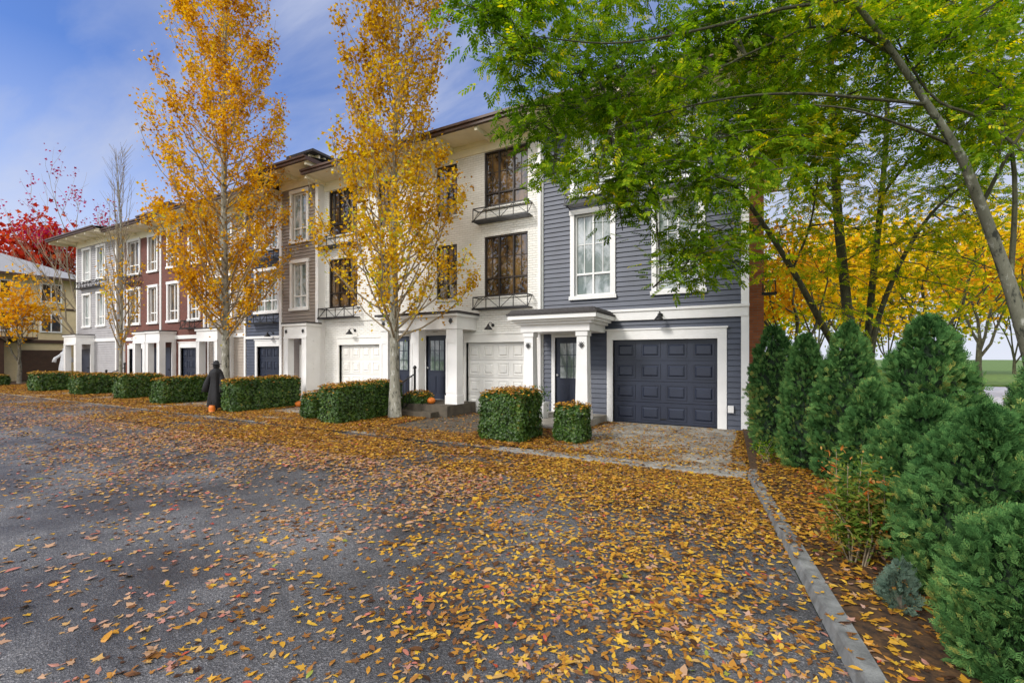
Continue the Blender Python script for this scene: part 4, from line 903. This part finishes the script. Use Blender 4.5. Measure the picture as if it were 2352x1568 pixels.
def cloaked(x,y,H,label,mat,name,hat=True,arms=.5,z0=.03,stake=True,rz=0):
    h=empty(name,(x,y,z0),label,'decoration',rz=rz); m=MB(); s=H/1.6
    pr=[(.20,.12),(.24,.2),(.22,.5),(.17,.85),(.15,1.1),(.19,1.25),(.15,1.34),(.075,1.40),(.06,1.43)]
    m.lathe((0,0,0),[(a*s,b*s) for a,b in pr],28,lambda a,i:1+.16*math.sin(a*5+i*.3)*(1-i/9)+.07*math.sin(a*11))
    for sd in (-1,1):
        m.tube([(sd*.12*s,0,1.27*s),(sd*(.2+arms*.12)*s,-.04*s,1.1*s),(sd*(.24+arms*.3)*s,-.1*s,(.85+arms*.15)*s),(sd*(.25+arms*.36)*s,-.12*s,(.62+arms*.15)*s)],[.07*s,.075*s,.09*s,.11*s],9)
    m.build('cloak',M[mat],h,True)
    m=MB(); m.lathe((0,0,1.36*s),[(.05*s,0),(.085*s,.05*s),(.10*s,.12*s),(.09*s,.19*s),(.05*s,.24*s),(.01*s,.26*s)],16); hd=m.build('head',M[mat if not hat else 'cloth_b'],h,True)
    if hat:
        m=MB(); m.lathe((0,0,1.53*s),[(.15*s,0),(.15*s,.015*s),(.09*s,.03*s),(.07*s,.10*s),(.03*s,.14*s)],16); m.build('hat',M[mat],hd,True)
    else:
        m=MB()
        for sd in (-1,1): m.lathe((sd*.035*s,-.095*s,1.50*s),[(.002,-.02*s),(.018*s,-.01*s),(.018*s,.01*s),(.002,.02*s)],8)
        m.build('eye',M['black'],hd)
    if stake:
        m=MB(); m.tube([(0,0,-.03),(0,0,.5*s)],[.02,.02],6); m.build('stake',M['fascia'],h)
    return h
p=P(497,945,14.0); cloaked(p.x,p.y,1.5,'black cloaked figure decoration standing between hedges under the golden tree','cloth_b','cloaked_figure',rz=.5,arms=.1)
p=P(148,850,26); cloaked(p.x,p.y,1.45,'white cloth ghost decoration hanging near the far left houses','cloth_w','ghost_decoration',False,.7,z0=.75,stake=False,rz=.6)
h=empty('candy_bag',(0,0,0),'orange bag on the ground at the feet of the black cloaked figure','bag'); q=P(487,940,13.7); h.location=(q.x,q.y,.04)
m=MB(); m.lathe((0,0,0),[(.07,0),(.09,.08),(.085,.15),(.07,.2)],14,lambda a,i:1+.08*math.sin(3*a+i)); m.build('bag_body',M['pumpkin'],h,True); m=MB(); m.tube([(-.06,0,.19),(-.04,0,.32),(.04,0,.32),(.06,0,.19)],[.01]*4,6); m.build('bag_handle',M['black'],h)
# ================= CAMERA, SUN, SKY
cam=bpy.data.cameras.new('camera'); co=bpy.data.objects.new('camera',cam); col.objects.link(co); co.location=(0,0,CH); co.rotation_euler=(math.pi/2,0,PHI)
cam.sensor_width=36; cam.lens=36*FP/2352; cam.shift_y=36/2352; cam.clip_end=1500; cam.clip_start=.05; scene.camera=co
EL=math.radians(36); AZ=math.radians(205)
sd=Vector((math.sin(AZ)*math.cos(EL),math.cos(AZ)*math.cos(EL),math.sin(EL)))
sl=bpy.data.lights.new('sun','SUN'); sl.energy=2.5; sl.angle=math.radians(11); sl.color=(1,.95,.88); so=bpy.data.objects.new('sun',sl); col.objects.link(so); so.rotation_euler=sd.to_track_quat('Z','Y').to_euler()
w=bpy.data.worlds.new('World'); scene.world=w; w.use_nodes=True; nt=w.node_tree; bg=nt.nodes['Background']; bg.inputs[1].default_value=.14
lk=nt.links.new
sk=N(nt,'ShaderNodeTexSky',sky_type='NISHITA'); sk.sun_disc=False; sk.sun_elevation=EL; sk.sun_rotation=AZ; sk.ozone_density=4.0; sk.dust_density=.4
tin=N(nt,'ShaderNodeMix',data_type='RGBA',blend_type='MULTIPLY'); tin.inputs[0].default_value=1; tin.inputs[7].default_value=(.8,.97,1.4,1); lk(sk.outputs[0],tin.inputs[6])
tc=N(nt,'ShaderNodeTexCoord'); sx=N(nt,'ShaderNodeSeparateXYZ'); lk(tc.outputs['Generated'],sx.inputs[0])
ad=N(nt,'ShaderNodeMath',operation='ADD'); ad.inputs[1].default_value=.25; lk(sx.outputs[2],ad.inputs[0])
dv=N(nt,'ShaderNodeVectorMath',operation='DIVIDE'); cx=N(nt,'ShaderNodeCombineXYZ')
for k in range(3): lk(ad.outputs[0],cx.inputs[k])
lk(tc.outputs['Generated'],dv.inputs[0]); lk(cx.outputs[0],dv.inputs[1])
mp=N(nt,'ShaderNodeMapping'); mp.inputs['Scale'].default_value=(.8,2.6,1); mp.inputs['Rotation'].default_value=(0,0,.6); mp.inputs['Location'].default_value=(.8,.3,0); lk(dv.outputs[0],mp.inputs[0])
nz=N(nt,'ShaderNodeTexNoise'); nz.inputs['Scale'].default_value=1.4; nz.inputs['Detail'].default_value=9; nz.inputs['Roughness'].default_value=.56; nz.inputs['Distortion'].default_value=.5; lk(mp.outputs[0],nz.inputs['Vector'])
dt=N(nt,'ShaderNodeVectorMath',operation='DOT_PRODUCT'); dt.inputs[1].default_value=(.28,-.02,-.28); lk(tc.outputs['Generated'],dt.inputs[0])
am=N(nt,'ShaderNodeMath',operation='ADD'); lk(nz.outputs['Fac'],am.inputs[0]); lk(dt.outputs['Value'],am.inputs[1])
cr=ramp(nt,[(.04,(.04,.04,.04)),(.2,(.42,.42,.42)),(.36,(.97,.97,.97))]); lk(am.outputs[0],cr.inputs[0])
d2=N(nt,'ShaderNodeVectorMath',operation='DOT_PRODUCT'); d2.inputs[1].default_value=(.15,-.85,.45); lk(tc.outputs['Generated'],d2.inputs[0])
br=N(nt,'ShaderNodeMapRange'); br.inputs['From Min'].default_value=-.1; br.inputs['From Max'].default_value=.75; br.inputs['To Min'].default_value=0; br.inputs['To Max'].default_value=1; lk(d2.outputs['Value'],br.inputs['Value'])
cc=N(nt,'ShaderNodeMix',data_type='RGBA'); cc.inputs[6].default_value=(3.3,3.8,5.4,1); cc.inputs[7].default_value=(18,17.6,16.8,1); lk(br.outputs[0],cc.inputs[0])  # unseen sky behind the camera, brightened to front-light the facades
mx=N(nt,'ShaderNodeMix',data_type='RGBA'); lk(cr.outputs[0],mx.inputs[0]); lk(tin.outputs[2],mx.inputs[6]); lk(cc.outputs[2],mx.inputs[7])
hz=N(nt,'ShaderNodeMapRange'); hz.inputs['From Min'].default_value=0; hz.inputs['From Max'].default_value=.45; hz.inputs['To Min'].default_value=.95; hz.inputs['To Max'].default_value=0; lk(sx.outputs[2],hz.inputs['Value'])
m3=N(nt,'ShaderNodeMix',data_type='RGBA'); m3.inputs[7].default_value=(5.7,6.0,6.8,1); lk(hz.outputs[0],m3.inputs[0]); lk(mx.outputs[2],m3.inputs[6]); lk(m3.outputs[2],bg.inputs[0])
scene.view_settings.view_transform='Standard'; scene.view_settings.look='None'; scene.view_settings.exposure=0
